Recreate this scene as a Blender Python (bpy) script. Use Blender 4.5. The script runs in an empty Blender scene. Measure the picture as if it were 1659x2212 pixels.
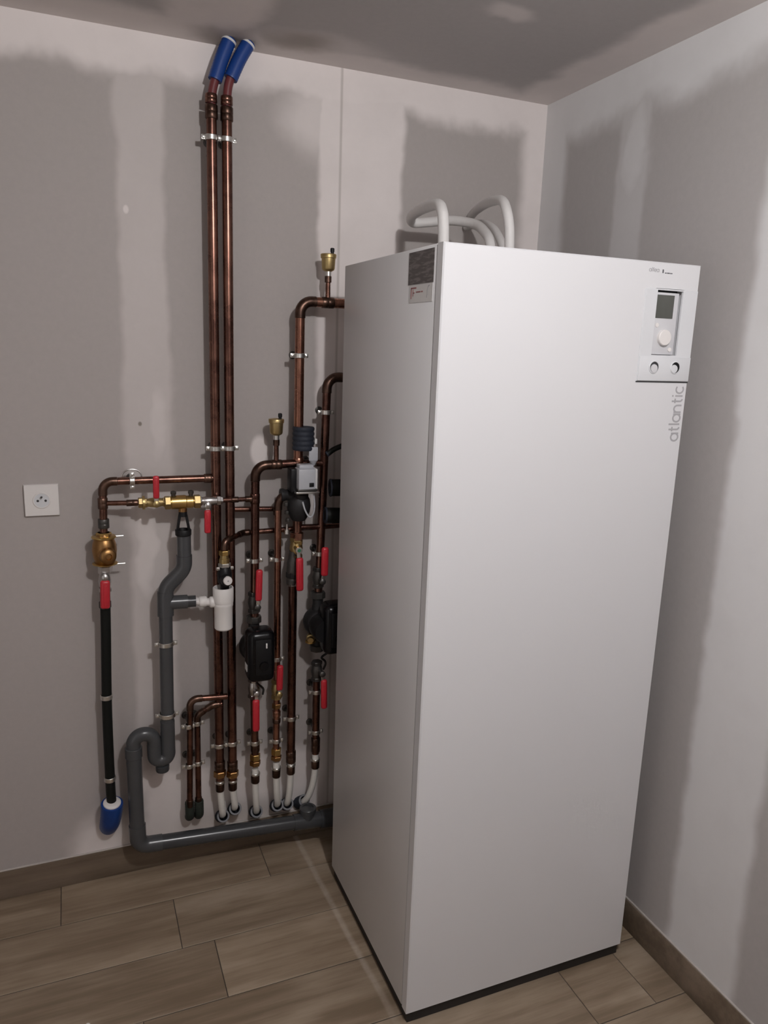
import bpy, bmesh, math, random
from mathutils import Vector, Matrix, Euler
random.seed(7)
C = bpy.context.scene.collection
SC = bpy.context.scene

# ------------------------------------------------------------------ camera
cd = bpy.data.cameras.new('camera')
cam = bpy.data.objects.new('camera', cd); C.objects.link(cam)
cam.location = (-1.4456, -2.2260, 1.6552)
cam.rotation_euler = (1.35445, -0.03451, -0.38943)
cd.sensor_fit = 'VERTICAL'; cd.sensor_height = 24.0
cd.lens = 24.0 * 1629.99 / 2212.0
cd.clip_start = 0.02
SC.camera = cam

# ------------------------------------------------------------------ world, lights, exposure
w = bpy.data.worlds.new('world'); SC.world = w; w.use_nodes = True
w.node_tree.nodes['Background'].inputs[0].default_value = (1.0, 0.96, 0.92, 1)
w.node_tree.nodes['Background'].inputs[1].default_value = 0.80   # fill light, reaching the room through the opening added in the left wall
ld = bpy.data.lights.new('ceiling_lamp', 'POINT'); ld.energy = 50; ld.color = (1.0, 0.99, 1.0)
ld.shadow_soft_size = 0.035
lo = bpy.data.objects.new('ceiling_lamp', ld); C.objects.link(lo); lo.location = (-0.91, -1.96, 2.34)
# portal over the added opening; guides the sampling of the fill light
dd = bpy.data.lights.new('fill_portal', 'AREA'); dd.shape = 'RECTANGLE'; dd.size = 2.04; dd.size_y = 0.90; dd.cycles.is_portal = True
do = bpy.data.objects.new('fill_portal', dd); C.objects.link(do); do.location = (-2.56, -1.75, 1.02); do.rotation_euler = (0, math.radians(-90), 0)
SC.view_settings.view_transform = 'Standard'; SC.view_settings.look = 'None'
SC.view_settings.gamma = 1.0; SC.view_settings.use_curve_mapping = False
SC.view_settings.exposure = 0.0

# ------------------------------------------------------------------ material helpers
class NT:
    def __init__(s, name):
        s.m = bpy.data.materials.new(name); s.m.use_nodes = True
        s.t = s.m.node_tree; s.b = s.t.nodes['Principled BSDF']
    def n(s, typ, **kw):
        x = s.t.nodes.new(typ)
        for k, v in kw.items(): setattr(x, k, v)
        return x
    def link(s, a, b): s.t.links.new(a, b)
    def val(s, sock, v):
        if isinstance(v, (int, float)): sock.default_value = v
        elif isinstance(v, (tuple, list)): sock.default_value = v
        else: s.link(v, sock)
    def math(s, op, a, b=0.0, c=None, clamp=False):
        x = s.n('ShaderNodeMath', operation=op, use_clamp=clamp)
        s.val(x.inputs[0], a); s.val(x.inputs[1], b)
        if c is not None: s.val(x.inputs[2], c)
        return x.outputs[0]
    def step(s, v, a, b):          # smooth 0 -> 1 between a and b (b < a gives a falling step)
        x = s.n('ShaderNodeMapRange', interpolation_type='SMOOTHSTEP')
        s.val(x.inputs['Value'], v)
        if a <= b:
            x.inputs['From Min'].default_value = a; x.inputs['From Max'].default_value = b
            x.inputs['To Min'].default_value = 0; x.inputs['To Max'].default_value = 1
        else:
            x.inputs['From Min'].default_value = b; x.inputs['From Max'].default_value = a
            x.inputs['To Min'].default_value = 1; x.inputs['To Max'].default_value = 0
        return x.outputs['Result']
    def noise(s, vec, scale, detail=3.0, rough=0.5):
        x = s.n('ShaderNodeTexNoise'); s.link(vec, x.inputs['Vector'])
        x.inputs['Scale'].default_value = scale; x.inputs['Detail'].default_value = detail
        x.inputs['Roughness'].default_value = rough
        return x.outputs['Fac']
    def mapping(s, vec, scale=(1, 1, 1), loc=(0, 0, 0)):
        x = s.n('ShaderNodeMapping'); s.link(vec, x.inputs['Vector'])
        x.inputs['Scale'].default_value = scale; x.inputs['Location'].default_value = loc
        return x.outputs['Vector']
    def mix(s, f, a, b, blend='MIX'):
        x = s.n('ShaderNodeMix', data_type='RGBA', blend_type=blend)
        s.val(x.inputs[0], f); s.val(x.inputs[6], a); s.val(x.inputs[7], b)
        return x.outputs[2]
    def coord(s): return s.n('ShaderNodeTexCoord').outputs['Object']
    def bump(s, h, strength=0.2, dist=0.002):
        x = s.n('ShaderNodeBump'); x.inputs['Strength'].default_value = strength
        x.inputs['Distance'].default_value = dist; s.link(h, x.inputs['Height'])
        s.link(x.outputs['Normal'], s.b.inputs['Normal'])

def mat(name, col, rough=0.5, metal=0.0, var=0.08, scale=40, spec=None, coat=0.0, bump=0.0, rvar=0.0):
    k = NT(name); v = k.coord(); nz = k.noise(v, scale, 4)
    c0 = tuple(max(0, x * (1 - var)) for x in col) + (1,); c1 = tuple(min(1, x * (1 + var)) for x in col) + (1,)
    k.link(k.mix(nz, c0, c1), k.b.inputs['Base Color'])
    k.b.inputs['Roughness'].default_value = rough; k.b.inputs['Metallic'].default_value = metal
    if rvar: k.link(k.math('MULTIPLY_ADD', nz, rvar, rough - rvar / 2), k.b.inputs['Roughness'])
    if spec is not None: k.b.inputs['Specular IOR Level'].default_value = spec
    if coat: k.b.inputs['Coat Weight'].default_value = coat
    if bump: k.bump(nz, bump, 0.001)
    return k.m

def copper_mat(name, dark, bright, rough=0.28):
    k = NT(name); v = k.coord()
    streak = k.noise(k.mapping(v, (30, 30, 2.2)), 1.0, 4, 0.6)
    blot = k.noise(v, 24, 4, 0.6)
    f = k.math('ADD', k.math('MULTIPLY', streak, 0.6), k.math('MULTIPLY', blot, 0.4))
    f = k.step(f, 0.36, 0.66)
    k.link(k.mix(f, dark + (1,), bright + (1,)), k.b.inputs['Base Color'])
    k.b.inputs['Metallic'].default_value = 1.0
    k.link(k.math('MULTIPLY_ADD', blot, 0.16, rough - 0.08), k.b.inputs['Roughness'])
    return k.m

M = {}
M['copper'] = copper_mat('tarnished_copper', (0.095, 0.046, 0.037), (0.25, 0.130, 0.097))
M['copper_bright'] = copper_mat('orange_copper', (0.24, 0.112, 0.078), (0.48, 0.245, 0.172))
M['solder'] = copper_mat('heat_darkened_copper', (0.06, 0.036, 0.028), (0.20, 0.12, 0.09), 0.36)
M['red_tube'] = mat('dark_red_tube', (0.14, 0.028, 0.03), 0.4)
M['brass'] = mat('brass', (0.56, 0.38, 0.14), 0.33, 1.0, 0.2, 30, rvar=0.15)
M['brass_dull'] = mat('dull_brass', (0.50, 0.38, 0.18), 0.42, 1.0, 0.15, 30)
M['brass_brown'] = mat('brown_brass', (0.36, 0.20, 0.08), 0.38, 1.0, 0.25, 60, rvar=0.2)
M['steel'] = mat('nickel_steel', (0.55, 0.53, 0.52), 0.3, 1.0, 0.1, 40)
M['zinc'] = mat('zinc_plated_steel', (0.72, 0.71, 0.68), 0.32, 1.0, 0.1, 60)
M['steel_dark'] = mat('dark_steel', (0.10, 0.095, 0.09), 0.45, 0.8, 0.2, 50)
M['iron'] = mat('black_cast_iron', (0.016, 0.015, 0.016), 0.55, 0.2, 0.25, 120, bump=0.2)
M['red'] = mat('red_plastic_grip', (0.50, 0.022, 0.035), 0.38, 0, 0.12, 80)
M['black'] = mat('black_plastic', (0.007, 0.007, 0.008), 0.45, 0, 0.2, 60, spec=0.3)
M['black_gloss'] = mat('glossy_black_plastic', (0.003, 0.003, 0.004), 0.26, 0, 0.2, 40, spec=0.3)
M['black_pipe'] = mat('black_polyethylene', (0.006, 0.007, 0.006), 0.55, 0, 0.3, 20, spec=0.25)
M['navy'] = mat('navy_foam', (0.014, 0.018, 0.030), 0.7, 0, 0.3, 90, bump=0.4)
M['green_foam'] = mat('dark_green_foam', (0.022, 0.030, 0.024), 0.75, 0, 0.35, 90, bump=0.4)
M['pvc'] = mat('grey_pvc', (0.062, 0.064, 0.068), 0.27, 0, 0.08, 20)
M['pvc_dark'] = mat('darker_grey_pvc', (0.046, 0.048, 0.052), 0.24, 0, 0.08, 20)
M['white'] = mat('white_plastic', (0.78, 0.75, 0.73), 0.4, 0, 0.02, 20)
M['pex'] = mat('white_plastic_tube', (0.74, 0.72, 0.68), 0.42, 0, 0.04, 40)
M['blue'] = mat('blue_conduit', (0.004, 0.042, 0.215), 0.42, 0, 0.1, 50)
M['enamel'] = mat('white_enamelled_steel', (0.70, 0.70, 0.715), 0.30, 0, 0.012, 6)
M['enamel_side'] = mat('grey_white_enamelled_steel', (0.68, 0.675, 0.68), 0.34, 0, 0.012, 6)
M['panel_plastic'] = mat('white_panel_plastic', (0.68, 0.69, 0.71), 0.38, 0, 0.012, 10)
M['controller'] = mat('pale_grey_controller_plastic', (0.62, 0.62, 0.64), 0.4, 0, 0.02, 20)
M['lcd'] = mat('grey_green_lcd', (0.085, 0.088, 0.078), 0.22, 0, 0.1, 10)
M['logo'] = mat('silver_grey_print', (0.40, 0.395, 0.41), 0.4, 0, 0.03, 20)
M['logo_dark'] = mat('dark_grey_print', (0.10, 0.10, 0.11), 0.4, 0, 0.03, 20)
M['plinth'] = mat('dark_plinth', (0.018, 0.016, 0.015), 0.6, 0, 0.2, 30)
M['recess'] = mat('dark_recess', (0.03, 0.03, 0.032), 0.6, 0, 0.1, 30)
M['hose'] = mat('white_foam_insulation', (0.66, 0.64, 0.625), 0.55, 0, 0.05, 60, bump=0.15)
M['act_grey'] = mat('light_grey_actuator_plastic', (0.46, 0.47, 0.50), 0.4, 0, 0.05, 60)
M['rim'] = mat('grey_blue_rim_plastic', (0.20, 0.205, 0.22), 0.6, 0, 0.2, 90)
M['paper'] = mat('white_label_paper', (0.70, 0.69, 0.68), 0.6, 0, 0.03, 60)
M['redprint'] = mat('red_print', (0.32, 0.12, 0.12), 0.6, 0, 0.05, 60)
M['crumb'] = mat('plaster_crumb', (0.75, 0.73, 0.70), 0.8, 0, 0.05, 90)

def plate_print():
    k = NT('printed_rating_plate'); v = k.coord()
    row = k.noise(k.mapping(v, (1, 30, 190)), 1.0, 2, 0.6)
    f = k.step(row, 0.44, 0.62)
    k.link(k.mix(f, (0.085, 0.075, 0.072, 1), (0.17, 0.155, 0.15, 1)), k.b.inputs['Base Color'])
    k.b.inputs['Roughness'].default_value = 0.45
    return k.m
M['plate'] = plate_print()

# ------------------------------------------------------------------ plasterboard (grey card with paler filler along joints)
BOARD = (0.430, 0.395, 0.378); FILL = (0.800, 0.742, 0.722); FILL_R = (0.675, 0.665, 0.665)
BOARD_R = (0.425, 0.402, 0.392); BOARD_C = (0.485, 0.462, 0.455)
def plasterboard(name, build, fill=FILL, board=BOARD):
    k = NT(name); v = k.coord()
    s = k.n('ShaderNodeSeparateXYZ'); k.link(v, s.inputs[0])
    big = k.math('SUBTRACT', k.noise(v, 3.2, 4, 0.6), 0.5)
    mid = k.math('SUBTRACT', k.noise(k.mapping(v, loc=(7, 3, 1)), 9, 2, 0.5), 0.5)
    wob = k.math('ADD', k.math('MULTIPLY', big, 0.10), k.math('MULTIPLY', mid, 0.06))
    wob2 = k.math('ADD', k.math('MULTIPLY', k.math('SUBTRACT', k.noise(k.mapping(v, loc=(2, 9, 5)), 4, 4, 0.6), 0.5), 0.12), k.math('MULTIPLY', mid, 0.05))
    mask, stain, tint = build(k, s.outputs[0], s.outputs[1], s.outputs[2], wob, wob2)
    cloud = k.noise(k.mapping(v, loc=(4, 4, 4)), 6, 5, 0.6)
    mask = k.math('MULTIPLY', mask, k.math('MULTIPLY_ADD', cloud, 0.5, 0.72), clamp=True)
    speck = k.noise(v, 55, 3, 0.7)
    base = k.mix(speck, tuple(x * 0.94 for x in board) + (1,), tuple(x * 1.06 for x in board) + (1,))
    col = k.mix(mask, base, fill + (1,))
    if stain is not None: col = k.mix(stain, col, tint + (1,))
    k.link(col, k.b.inputs['Base Color'])
    k.b.inputs['Roughness'].default_value = 0.85; k.b.inputs['Specular IOR Level'].default_value = 0.25
    k.bump(k.math('ADD', k.math('MULTIPLY', mask, 0.6), k.math('MULTIPLY', speck, 0.25)), 0.25, 0.0015)
    return k.m
def mx(k, *a):
    r = a[0]
    for x in a[1:]: r = k.math('MAXIMUM', r, x)
    return r
def band(k, v, a, b, soft, amp=1.0):
    r = k.math('MULTIPLY', k.step(v, a - soft, a + soft), k.step(v, b + soft, b - soft))
    return k.math('MULTIPLY', r, amp) if amp != 1.0 else r
def blob(k, u, v, cu, cv, ru, rv, soft=0.35, amp=1.0):
    du = k.math('DIVIDE', k.math('SUBTRACT', u, cu), ru); dv = k.math('DIVIDE', k.math('SUBTRACT', v, cv), rv)
    d = k.math('SQRT', k.math('ADD', k.math('MULTIPLY', du, du), k.math('MULTIPLY', dv, dv)))
    r = k.step(d, 1 + soft, 1 - soft)
    return k.math('MULTIPLY', r, amp) if amp != 1.0 else r
def back_build(k, X, Y, Z, w1, w2):
    xw = k.math('ADD', X, w1); zw = k.math('ADD', Z, w2)
    xe = k.math('ADD', X, k.math('MULTIPLY', w1, 0.45))
    top = k.step(zw, 2.29, 2.35)
    joint = band(k, xe, -1.305, -1.18, 0.012, 0.42)
    wide = band(k, xe, -0.752, -0.49, 0.012, 0.95)
    corner = k.step(xe, -0.10, -0.05)
    below = k.math('MULTIPLY', band(k, xw, -1.30, -0.70, 0.03), k.step(zw, 0.37, 0.30))
    spot1 = blob(k, X, Z, -0.926, 1.335, 0.026, 0.045, 0.25)
    spot2 = blob(k, xw, zw, -1.262, 1.05, 0.035, 0.16, 0.6, 0.75)
    spot3 = blob(k, xw, zw, -1.215, 1.42, 0.03, 0.14, 0.7, 0.6)
    spot4 = blob(k, xw, zw, -1.43, 0.13, 0.08, 0.09, 0.5, 0.8)
    spot5 = blob(k, X, Z, -1.283, 1.985, 0.008, 0.012, 0.5)
    spot6 = blob(k, xw, zw, -0.75, 2.28, 0.10, 0.10, 0.6, 0.7)
    mask = mx(k, top, joint, wide, corner, below, spot1, spot2, spot3, spot4, spot5, spot6)
    line = k.math('MULTIPLY', band(k, X, -0.691, -0.684, 0.003), 0.35)
    dot = blob(k, X, Z, -1.266, 1.418, 0.005, 0.006, 0.4, 0.8)
    yel = k.math('MULTIPLY', k.math('MULTIPLY', band(k, xw, -1.16, -0.85, 0.05), k.step(zw, 0.19, 0.12)), 0.3)
    return mask, mx(k, line, dot, yel), (0.17, 0.145, 0.11)
def right_build(k, X, Y, Z, w1, w2):
    yw = k.math('ADD', Y, w1); zw = k.math('ADD', Z, w2); ye = k.math('ADD', Y, k.math('MULTIPLY', w1, 0.45))
    top = k.step(k.math('ADD', zw, k.math('MULTIPLY', Y, 0.03)), 2.24, 2.33)
    corner = k.step(ye, -0.15, -0.10)
    joint = band(k, ye, -0.495, -0.375, 0.012, 0.5)
    spot = blob(k, yw, zw, -0.44, 2.2, 0.05, 0.13, 0.5, 0.8)
    big = band(k, ye, -1.115, -0.895, 0.018, 1.0)
    mask = mx(k, top, corner, joint, spot, big)
    return mask, None, None
def ceil_build(k, X, Y, Z, w1, w2):
    xw = k.math('ADD', X, w1); yw = k.math('ADD', Y, w2); yy = k.math('ADD', Y, k.math('MULTIPLY', X, -0.045))
    back = k.math('MULTIPLY', k.step(k.math('ADD', yy, w2), -0.13, -0.05), 0.8)
    right = k.math('MULTIPLY', k.step(xw, -0.17, -0.10), 0.95)
    joint = band(k, xw, -1.19, -0.985, 0.03, 0.8)
    spot = blob(k, xw, yw, -0.455, -0.535, 0.06, 0.035, 0.5, 0.75)
    tri = blob(k, xw, yw, -0.80, -0.13, 0.16, 0.07, 0.5, 0.5)
    left = k.math('MULTIPLY', k.step(yw, -0.17, -0.10), k.step(xw, -0.95, -1.05))
    mask = mx(k, back, right, joint, spot, tri, k.math('MULTIPLY', left, 0.8))
    st = mx(k, blob(k, xw, yw, -1.03, -0.07, 0.07, 0.06, 0.7, 0.55), blob(k, xw, yw, -0.85, -0.13, 0.08, 0.05, 0.7, 0.5))
    return mask, st, (0.20, 0.165, 0.125)
def plain_build(k, X, Y, Z, w1, w2):
    top = k.step(k.math('ADD', Z, w2), 2.29, 2.35)
    j1 = band(k, k.math('ADD', k.math('ADD', X, Y), w1), -3.3, -3.0, 0.02, 0.9)
    return mx(k, top, j1), None, None
M['wall_back'] = plasterboard('plasterboard_back', back_build)
M['wall_right'] = plasterboard('plasterboard_right', right_build, FILL_R, BOARD_R)
M['ceiling'] = plasterboard('plasterboard_ceiling', ceil_build, FILL, BOARD_C)
M['wall_plain'] = plasterboard('plasterboard_plain', plain_build)

def wood_tile(name, dark, mid, lite, pale_line=False):
    k = NT(name); v = k.coord()
    oi = k.n('ShaderNodeObjectInfo')
    off = k.n('ShaderNodeVectorMath', operation='SCALE'); off.inputs[0].default_value = (13.1, 7.7, 3.3)
    k.link(oi.outputs['Random'], off.inputs['Scale'])
    ad = k.n('ShaderNodeVectorMath', operation='ADD'); k.link(v, ad.inputs[0]); k.link(off.outputs[0], ad.inputs[1])
    p = ad.outputs[0]
    grain = k.noise(k.mapping(p, (2.2, 34, 34)), 1.0, 6, 0.62)
    patch = k.noise(k.mapping(p, (2.6, 8, 8)), 1.0, 3, 0.5)
    fine = k.noise(k.mapping(p, (14, 160, 160)), 1.0, 3, 0.6)
    f = k.math('ADD', k.math('MULTIPLY', grain, 0.55), k.math('MULTIPLY', patch, 0.45))
    c = k.mix(k.step(f, 0.36, 0.64), dark + (1,), mid + (1,))
    c = k.mix(k.math('MULTIPLY', k.step(patch, 0.52, 0.75), 0.6), c, lite + (1,))
    c = k.mix(k.math('MULTIPLY', k.step(fine, 0.45, 0.75), 0.22), c, dark + (1,))
    if pale_line:   # a pale line on the tiles, running out from the back wall
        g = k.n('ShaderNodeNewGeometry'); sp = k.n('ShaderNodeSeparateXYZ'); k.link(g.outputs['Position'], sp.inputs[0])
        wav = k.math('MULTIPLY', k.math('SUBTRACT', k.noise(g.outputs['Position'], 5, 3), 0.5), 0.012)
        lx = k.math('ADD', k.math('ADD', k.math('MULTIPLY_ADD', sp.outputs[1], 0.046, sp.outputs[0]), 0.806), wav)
        pale_mask = k.math('MULTIPLY', k.step(lx, -0.011, -0.002), k.step(lx, 0.016, 0.003))
        pale_mask = k.math('MULTIPLY', pale_mask, k.step(sp.outputs[1], -0.95, -0.60))
        pale_mask = k.math('MULTIPLY', pale_mask, k.math('MULTIPLY_ADD', k.noise(g.outputs['Position'], 40, 3, 0.7), 0.5, 0.10))
        c = k.mix(pale_mask, c, (0.60, 0.52, 0.44, 1))
    hv = k.math('MULTIPLY_ADD', oi.outputs['Random'], 0.22, 0.89)
    mul = k.n('ShaderNodeVectorMath', operation='SCALE'); k.link(c, mul.inputs[0]); k.link(hv, mul.inputs['Scale'])
    k.link(mul.outputs[0], k.b.inputs['Base Color'])
    k.link(k.math('MULTIPLY_ADD', grain, 0.2, 0.38), k.b.inputs['Roughness'])
    k.b.inputs['Specular IOR Level'].default_value = 0.35
    k.bump(grain, 0.12, 0.001)
    return k.m
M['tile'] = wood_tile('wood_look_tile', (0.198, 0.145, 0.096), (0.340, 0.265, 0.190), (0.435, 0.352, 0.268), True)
M['skirt'] = wood_tile('wood_look_skirting_tile', (0.115, 0.085, 0.060), (0.190, 0.145, 0.105), (0.235, 0.185, 0.140))
M['grout'] = mat('dark_grout', (0.050, 0.042, 0.036), 0.9, 0, 0.2, 60)
M['caulk'] = mat('pale_joint_filler', (0.52, 0.48, 0.45), 0.8, 0, 0.1, 40)

# ------------------------------------------------------------------ geometry helpers
def V(x, d, z): return Vector((x, -d, z))        # d = distance in front of the back wall
def frame_of(axis):
    a = Vector(axis).normalized()
    u = a.orthogonal().normalized(); return a, u, a.cross(u).normalized()
def ring_faces(bm, r0, r1):
    n = len(r0)
    for i in range(n): bm.faces.new((r0[i], r0[(i + 1) % n], r1[(i + 1) % n], r1[i]))
def sweep(bm, pts, r, segs=14, caps=True):
    pts = [Vector(p) for p in pts]; n = len(pts)
    rr = r if isinstance(r, (list, tuple)) else [r] * n
    tang = []
    for i in range(n):
        t = (pts[min(i + 1, n - 1)] - pts[max(i - 1, 0)])
        tang.append(t.normalized() if t.length > 1e-9 else Vector((0, 0, 1)))
    u = tang[0].orthogonal().normalized(); rings = []
    for i in range(n):
        if i:
            q = tang[i - 1].rotation_difference(tang[i]); u = (q @ u).normalized()
        v = tang[i].cross(u).normalized()
        rings.append([bm.verts.new(pts[i] + rr[i] * (math.cos(2 * math.pi * j / segs) * u + math.sin(2 * math.pi * j / segs) * v)) for j in range(segs)])
    for a, b in zip(rings, rings[1:]): ring_faces(bm, a, b)
    if caps: bm.faces.new(list(reversed(rings[0]))); bm.faces.new(rings[-1])
def lathe(bm, prof, o, axis=(0, 0, 1), segs=20, caps=True, rot=0.0):
    a, u, v = frame_of(axis); o = Vector(o); rings = []
    for t, r in prof:
        r = max(r, 1e-5)
        rings.append([bm.verts.new(o + a * t + r * (math.cos(rot + 2 * math.pi * j / segs) * u + math.sin(rot + 2 * math.pi * j / segs) * v)) for j in range(segs)])
    for p, q in zip(rings, rings[1:]): ring_faces(bm, p, q)
    if caps: bm.faces.new(list(reversed(rings[0]))); bm.faces.new(rings[-1])
def hexnut(bm, o, axis, r, h, rot=0.0, segs=6):
    lathe(bm, [(-h / 2, r * 0.93), (-h / 2 + 0.0015, r), (h / 2 - 0.0015, r), (h / 2, r * 0.93)], o, axis, segs, True, rot)
def tube_ring(bm, o, axis, r_in, r_out, h, segs=20):   # hollow ring
    b = min(0.0012, h / 4)
    prof = [(-h / 2, r_in), (-h / 2, r_out - b), (-h / 2 + b, r_out), (h / 2 - b, r_out), (h / 2, r_out - b), (h / 2, r_in)]
    a, u, v = frame_of(axis); o = Vector(o); rings = []
    for t, r in prof:
        rings.append([bm.verts.new(o + a * t + r * (math.cos(2 * math.pi * j / segs) * u + math.sin(2 * math.pi * j / segs) * v)) for j in range(segs)])
    for i in range(len(rings)): ring_faces(bm, rings[i], rings[(i + 1) % len(rings)])
def box(bm, c, size, bevel=0.0, basis=None, seg=2):
    t = bmesh.new(); bmesh.ops.create_cube(t, size=1.0)
    bmesh.ops.scale(t, vec=size, verts=t.verts)
    if bevel: bmesh.ops.bevel(t, geom=list(t.edges), offset=bevel, segments=seg, profile=0.5, affect='EDGES', clamp_overlap=True)
    mtx = Matrix.Translation(Vector(c)) @ (basis.to_4x4() if basis is not None else Matrix.Identity(4))
    bmesh.ops.transform(t, matrix=mtx, verts=t.verts)
    me = bpy.data.meshes.new('tmp'); t.to_mesh(me); t.free(); bm.from_mesh(me); bpy.data.meshes.remove(me)
def boxab(bm, a, b, bevel=0.0):
    a = Vector(a); b = Vector(b); box(bm, (a + b) / 2, tuple(abs(x) for x in (b - a)), bevel)
def capsule_box(bm, p, q, w, th, bevel, normal=(0, -1, 0)):   # rounded bar from p to q, w wide, th thick along normal
    p = Vector(p); q = Vector(q); l = (q - p); n = Vector(normal).normalized()
    ax = l.normalized(); s = ax.cross(n).normalized(); n = s.cross(ax).normalized()
    B = Matrix((s, n, ax)).transposed()
    box(bm, (p + q) / 2, (w, th, l.length), bevel, B, 3)
def fillet(pts, rad, n=8):
    """polyline with rounded corners; returns (points, arcs)"""
    pts = [Vector(p) for p in pts]; out = [pts[0]]; arcs = []
    for i in range(1, len(pts) - 1):
        a, b, c = pts[i - 1], pts[i], pts[i + 1]
        r = rad[i - 1] if isinstance(rad, (list, tuple)) else rad
        d1 = (a - b).normalized(); d2 = (c - b).normalized(); ang = d1.angle(d2)
        if ang > math.radians(178) or r <= 0: out.append(b); continue
        t = r / math.tan(ang / 2); t = min(t, 0.49 * (a - b).length if i > 1 else 0.95 * (a - b).length, 0.49 * (c - b).length if i < len(pts) - 2 else 0.95 * (c - b).length)
        r = t * math.tan(ang / 2)
        cen = b + (d1 + d2).normalized() * (r / math.sin(ang / 2))
        s = b + d1 * t; e = b + d2 * t; va = s - cen; ve = e - cen
        tot = va.angle(ve); axn = va.cross(ve).normalized()
        seg = [cen + Matrix.Rotation(tot * j / n, 3, axn) @ va for j in range(n + 1)]
        arcs.append((seg, d1, d2)); out += seg
    out.append(pts[-1]); return out, arcs
def obj(name, bm, m, parent=None, label=None, sharp=40):
    """one mesh object; vertices are given in world space"""
    if parent is not None:
        o0 = parent.get('_o'); bmesh.ops.translate(bm, vec=-Vector(o0), verts=bm.verts)
    bmesh.ops.recalc_face_normals(bm, faces=bm.faces)
    me = bpy.data.meshes.new(name); bm.to_mesh(me); bm.free()
    for p in me.polygons: p.use_smooth = True
    me.set_sharp_from_angle(angle=math.radians(sharp))
    me.materials.append(M[m] if isinstance(m, str) else m)
    o = bpy.data.objects.new(name, me); C.objects.link(o)
    if parent is not None: o.parent = parent; o['_o'] = parent['_o']
    else: o['_o'] = (0.0, 0.0, 0.0)
    if label: o['label'] = label
    return o
def thing(name, label, cat, loc, group=None):
    o = bpy.data.objects.new(name, None); C.objects.link(o)
    o.location = loc; o.empty_display_size = 0.03
    o['label'] = label; o['category'] = cat; o['_o'] = tuple(loc)
    if group: o['group'] = group
    return o
def N(): return bmesh.new()
def mesh1(name, fn, m, parent, label=None, sharp=40):
    bm = bmesh.new(); fn(bm); return obj(name, bm, m, parent, label, sharp)
def struct(name, bm, m, parent=None):
    o = obj(name, bm, m, parent)
    if parent is None: o['kind'] = 'structure'
    return o

# ------------------------------------------------------------------ the room
H = 2.417; XL = -2.55; YF = -3.05
bm = N(); boxab(bm, (XL, 0, -0.05), (0.0, 0.12, H + 0.1)); struct('wall_back', bm, 'wall_back')
bm = N(); boxab(bm, (0, YF - 0.12, -0.05), (0.12, 0.12, H + 0.1)); struct('wall_right', bm, 'wall_right')
bm = N(); boxab(bm, (XL - 0.12, -1.30, -0.05), (XL, 0.12, H + 0.1)); boxab(bm, (XL - 0.12, YF - 0.12, -0.05), (XL, -2.20, H + 0.1)); boxab(bm, (XL - 0.12, -2.20, 2.04), (XL, -1.30, H + 0.1))  # unseen wall; the opening is added to let the fill light in
struct('wall_left', bm, 'wall_plain')
bm = N(); boxab(bm, (XL, YF - 0.12, -0.05), (0, YF, H + 0.1)); struct('wall_front', bm, 'wall_plain')
bm = N(); boxab(bm, (XL, YF, H), (0, 0, H + 0.1)); struct('ceiling', bm, 'ceiling')
bm = N(); boxab(bm, (XL, YF, -0.05), (0, 0, -0.0022)); floor = struct('floor', bm, 'grout')

PITCH = 0.2035; Y0 = -0.0105; TL = 0.614; GAP = 0.0022
first = {0: -0.931, 1: -0.618, 2: -0.530, 3: -0.74, 4: -0.287, 5: -0.52}
tile_cache = {}
def tile(x0, x1, y0, y1):
    key = (round(x1 - x0, 3), round(y1 - y0, 3))
    if key not in tile_cache:
        b = bmesh.new(); lx, ly = key
        def rg(dx, z): return [b.verts.new((sx * (lx / 2 - dx), sy * (ly / 2 - dx), z)) for sx, sy in ((-1, -1), (1, -1), (1, 1), (-1, 1))]
        r0 = rg(0, -0.009); r1 = rg(0, -0.0009); r2 = rg(0.0012, 0.0)
        ring_faces(b, r0, r1); ring_faces(b, r1, r2); b.faces.new(r2)
        bmesh.ops.recalc_face_normals(b, faces=b.faces)
        me = bpy.data.meshes.new('tile'); b.to_mesh(me); b.free(); me.materials.append(M['tile']); tile_cache[key] = me
    o = bpy.data.objects.new('tile', tile_cache[key]); C.objects.link(o)
    o.location = ((x0 + x1) / 2, (y0 + y1) / 2, random.uniform(-0.0003, 0.0003)); o.parent = floor
row = 0; y = -0.174
y_hi = -0.001
while y_hi > YF + 0.01:
    y_lo = max(-0.174 - PITCH * row, YF + 0.002)
    j = first.get(row, -0.1 - random.random() * 0.5)
    xs = [0.0]
    if row == 4: xs.append(-0.103)
    while j > XL: xs.append(j); j -= TL
    xs.append(XL)
    for a, b in zip(xs, xs[1:]):
        if a - b > 0.02: tile(b + GAP / 2 + (0.002 if b == XL else 0), a - GAP / 2 - (0.001 if a == 0 else 0), y_lo + GAP / 2, y_hi - GAP / 2)
    y_hi = y_lo; row += 1

HB = 0.093
def skirting(name, a, b, along):
    bm = N(); boxab(bm, a, b, 0.0015); o = struct(name, bm, 'skirt')
    bm = N(); a = Vector(a); b = Vector(b)
    top = max(a.z, b.z)
    if along == 'x': boxab(bm, (a.x, 0.0, top), (b.x, -0.0055, top + 0.004), 0.001)
    else: boxab(bm, (0.0, a.y, top), (-0.0055, b.y, top + 0.004), 0.001)
    obj('joint_bead', bm, 'caulk', o, 'pale bead of filler along the top')
skirting('baseboard_back', (XL + 0.009, -0.008, 0.0004), (0, 0, HB), 'x')
skirting('baseboard_right', (-0.008, YF + 0.009, 0.0004), (0, -0.009, HB), 'y')

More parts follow.
